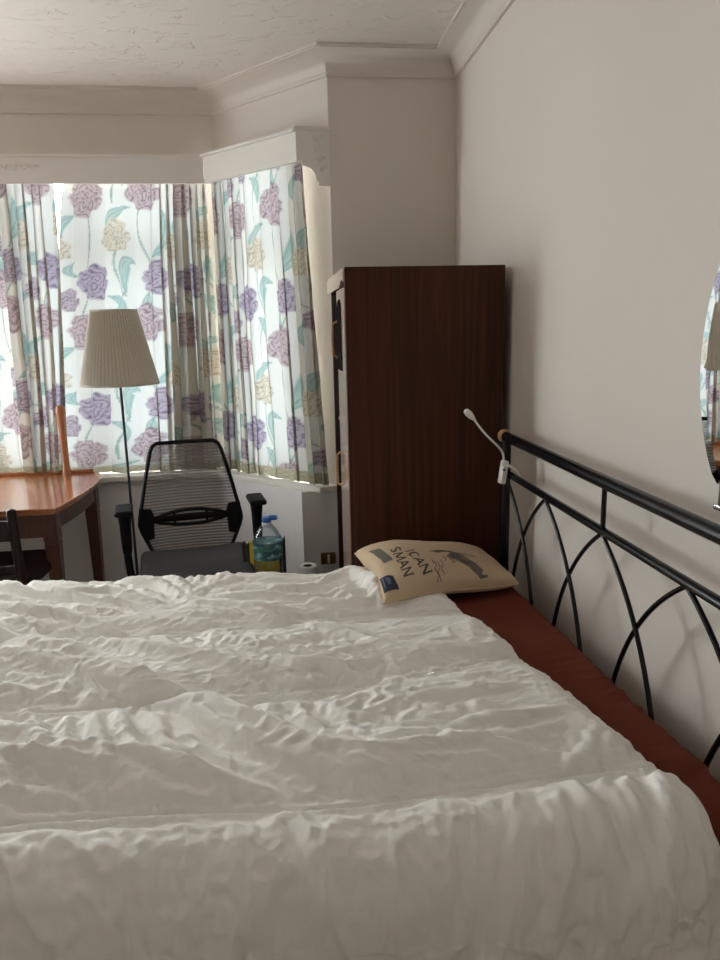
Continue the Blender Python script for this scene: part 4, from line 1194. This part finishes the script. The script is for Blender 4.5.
def dleg(x, y):
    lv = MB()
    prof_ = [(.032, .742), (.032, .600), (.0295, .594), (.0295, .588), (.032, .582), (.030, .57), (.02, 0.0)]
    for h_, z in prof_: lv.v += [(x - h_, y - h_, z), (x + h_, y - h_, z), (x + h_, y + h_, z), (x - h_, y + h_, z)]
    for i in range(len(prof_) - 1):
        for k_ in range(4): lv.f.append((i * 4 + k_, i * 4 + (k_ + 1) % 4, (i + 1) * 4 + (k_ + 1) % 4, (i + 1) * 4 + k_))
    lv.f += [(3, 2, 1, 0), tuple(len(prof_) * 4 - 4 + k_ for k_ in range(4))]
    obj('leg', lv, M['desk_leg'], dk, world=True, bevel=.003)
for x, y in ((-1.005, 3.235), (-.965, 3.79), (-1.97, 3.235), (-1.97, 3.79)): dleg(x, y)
po = MB().lathe([(.024, 0), (.024, .012), (.018, .03), (.0185, .2), (.020, .31), (.024, .325), (.024, .355), (.014, .368)], 16, (-1.118, 3.955, DZ_))
obj('mirror_post', po, M['post_wood'], dk, world=True, smooth=True)
obj('back_ledge', MB().box((-2.04, 3.968, DZ_ + .0005), (-.985, 3.986, DZ_ + .018)), M['post_wood'], dk, world=True, bevel=.003)

# ------------------------------------------------------------------ dark dining chair in front of the desk
dc = thing('dining_chair', 'dark brown wooden chair standing in front of the desk', 'chair', (-1.25, 3.1, 0))
for x in (-1.062, -1.44):
    obj('rear_post', MB().tube([(x - .02, 2.985, 0), (x - .004, 2.975, .45), (x - .003, 2.955, .65), (x, 2.94, .802), (x, 2.94, .812), (x, 2.94, .817)], [.015, .0185, .0195, .0195, .015, .004], 14), M['dark_wood'], dc, world=True, smooth=True)
    obj('front_leg', MB().tube([(x, 3.36, 0), (x, 3.36, .47)], .017, 12), M['dark_wood'], dc, world=True, smooth=True)
obj('top_slat', MB().box((-1.43, 2.94, .68), (-1.07, 2.955, .765)), M['dark_wood'], dc, world=True, bevel=.004)
obj('lower_slat', MB().box((-1.43, 2.955, .535), (-1.07, 2.97, .572)), M['dark_wood'], dc, world=True, bevel=.004)
obj('seat', MB().prism([(-1.475, 2.985), (-1.025, 2.985), (-1.015, 3.40), (-1.485, 3.40)], .465, .51), M['dark_wood'], dc, world=True, bevel=.008)
for y in (2.985, 3.36):
    obj('stretcher', MB().tube([(-1.44, y, .25), (-1.064, y, .25)], .010, 10), M['dark_wood'], dc, world=True, smooth=True)

# ------------------------------------------------------------------ low table beyond the bed, with bottle, bag and paper roll
lt = thing('side_table', 'low dark side table beyond the bed, under the water bottle', 'table', (.03, 3.0, 0))
obj('table_top', MB().box((-.11, 2.86, .345), (.20, 3.22, .37)), M['dark_wood'], lt, world=True, bevel=.004)
for x in (-.095, .185):
    for y in (2.875, 3.205):
        obj('leg', MB().box((x - .014, y - .014, 0), (x + .014, y + .014, .345)), M['dark_wood'], lt, world=True)
bo = thing('water_bottle', 'large clear plastic water bottle with a blue cap and blue-green label', 'bottle', (-.053, 2.97, .37))
bpro = [(.030, .002), (.050, 0), (.056, .008), (.0565, .03), (.0555, .036), (.0565, .042), (.0565, .06), (.0555, .066), (.0565, .072), (.0565, .245), (.0545, .258), (.048, .276), (.037, .297), (.024, .313), (.0165, .322), (.0155, .34)]
bpro = [(r_ * 1.10, z) for r_, z in bpro]
obj('body', MB().lathe(bpro, 36), M['pet'], bo, smooth=True)
lb_ = obj('label', MB().lathe([(.0627, .173), (.0632, .175), (.0632, .246), (.0627, .248)], 36), M['bottle_label'], bo, smooth=True); lb_['label'] = 'blue-green printed label'
obj('cap', MB().lathe([(.0185, .328), (.0195, .330), (.0195, .346), (.017, .350), (.001, .350)], 28), M['blue_cap'], bo, smooth=True)
obj('cap_lid', MB().tube([(.012, -.002, .345), (.03, -.004, .347), (.045, -.006, .347)], [.012, .012, .009], 10), M['blue_cap'], bo, smooth=True)
obj('neck_ring', MB().lathe([(.016, .318), (.0205, .320), (.0205, .327), (.016, .328)], 28), M['white_plastic'], bo, smooth=True)
bg = thing('packet', 'yellow packet with black ends standing behind the water bottle', 'packet', (-.07, 3.10, .37))
def bagv(x0, x1, y0, y1, z1, zs=.37):
    q = MB(); nx_, nz_ = 10, 10; vs = []
    for iz in range(nz_ + 1):
        t_ = iz / nz_; z = zs + (z1 - zs) * t_; th = 1 - .75 * t_ ** 2
        for s in (-1, 1):
            for ix_ in range(nx_ + 1):
                u = ix_ / nx_; x = x0 + (x1 - x0) * u
                yy = (y0 + y1) / 2 + s * (y1 - y0) / 2 * th * (.85 + .15 * math.sin(PI * u)) + .004 * math.sin(9 * u + 5 * t_)
                vs.append((x, yy, z + .006 * math.sin(7 * u) * t_))
    st_ = 2 * (nx_ + 1)
    for iz in range(nz_):
        for s in (0, 1):
            for ix_ in range(nx_):
                a = iz * st_ + s * (nx_ + 1) + ix_; q.f.append((a, a + 1, a + 1 + st_, a + st_))
        for e_ in (0, nx_):
            a = iz * st_ + e_; b_ = a + nx_ + 1; q.f.append((a, b_, b_ + st_, a + st_))
    for ix_ in range(nx_):
        q.f.append((ix_, ix_ + 1, ix_ + nx_ + 2, ix_ + nx_ + 1)); a = nz_ * st_ + ix_; q.f.append((a, a + 1, a + nx_ + 2, a + nx_ + 1))
    q.v = vs; return q
obj('body', bagv(-.135, -.008, 3.055, 3.15, .575), M['yellow'], bg, world=True, smooth=True)
obj('end_panel', bagv(-.168, -.1355, 3.06, 3.145, .572), M['bag_black'], bg, world=True, smooth=True)
obj('end_panel', bagv(-.0075, .022, 3.06, 3.145, .588), M['bag_black'], bg, world=True, smooth=True)
tr_ = thing('toilet_roll', 'white paper roll standing on end beside the water bottle', 'paper roll', (.118, 3.09, .37))
obj('paper', MB().lathe([(.020, 0), (.0405, 0), (.0415, .003), (.0415, .081), (.0405, .084), (.020, .084)], 40, closed=True), M['paper'], tr_, smooth=True)
obj('core', MB().lathe([(.0185, .001), (.020, .001), (.020, .083), (.0185, .083)], 32, closed=True), M['card'], tr_, smooth=True)
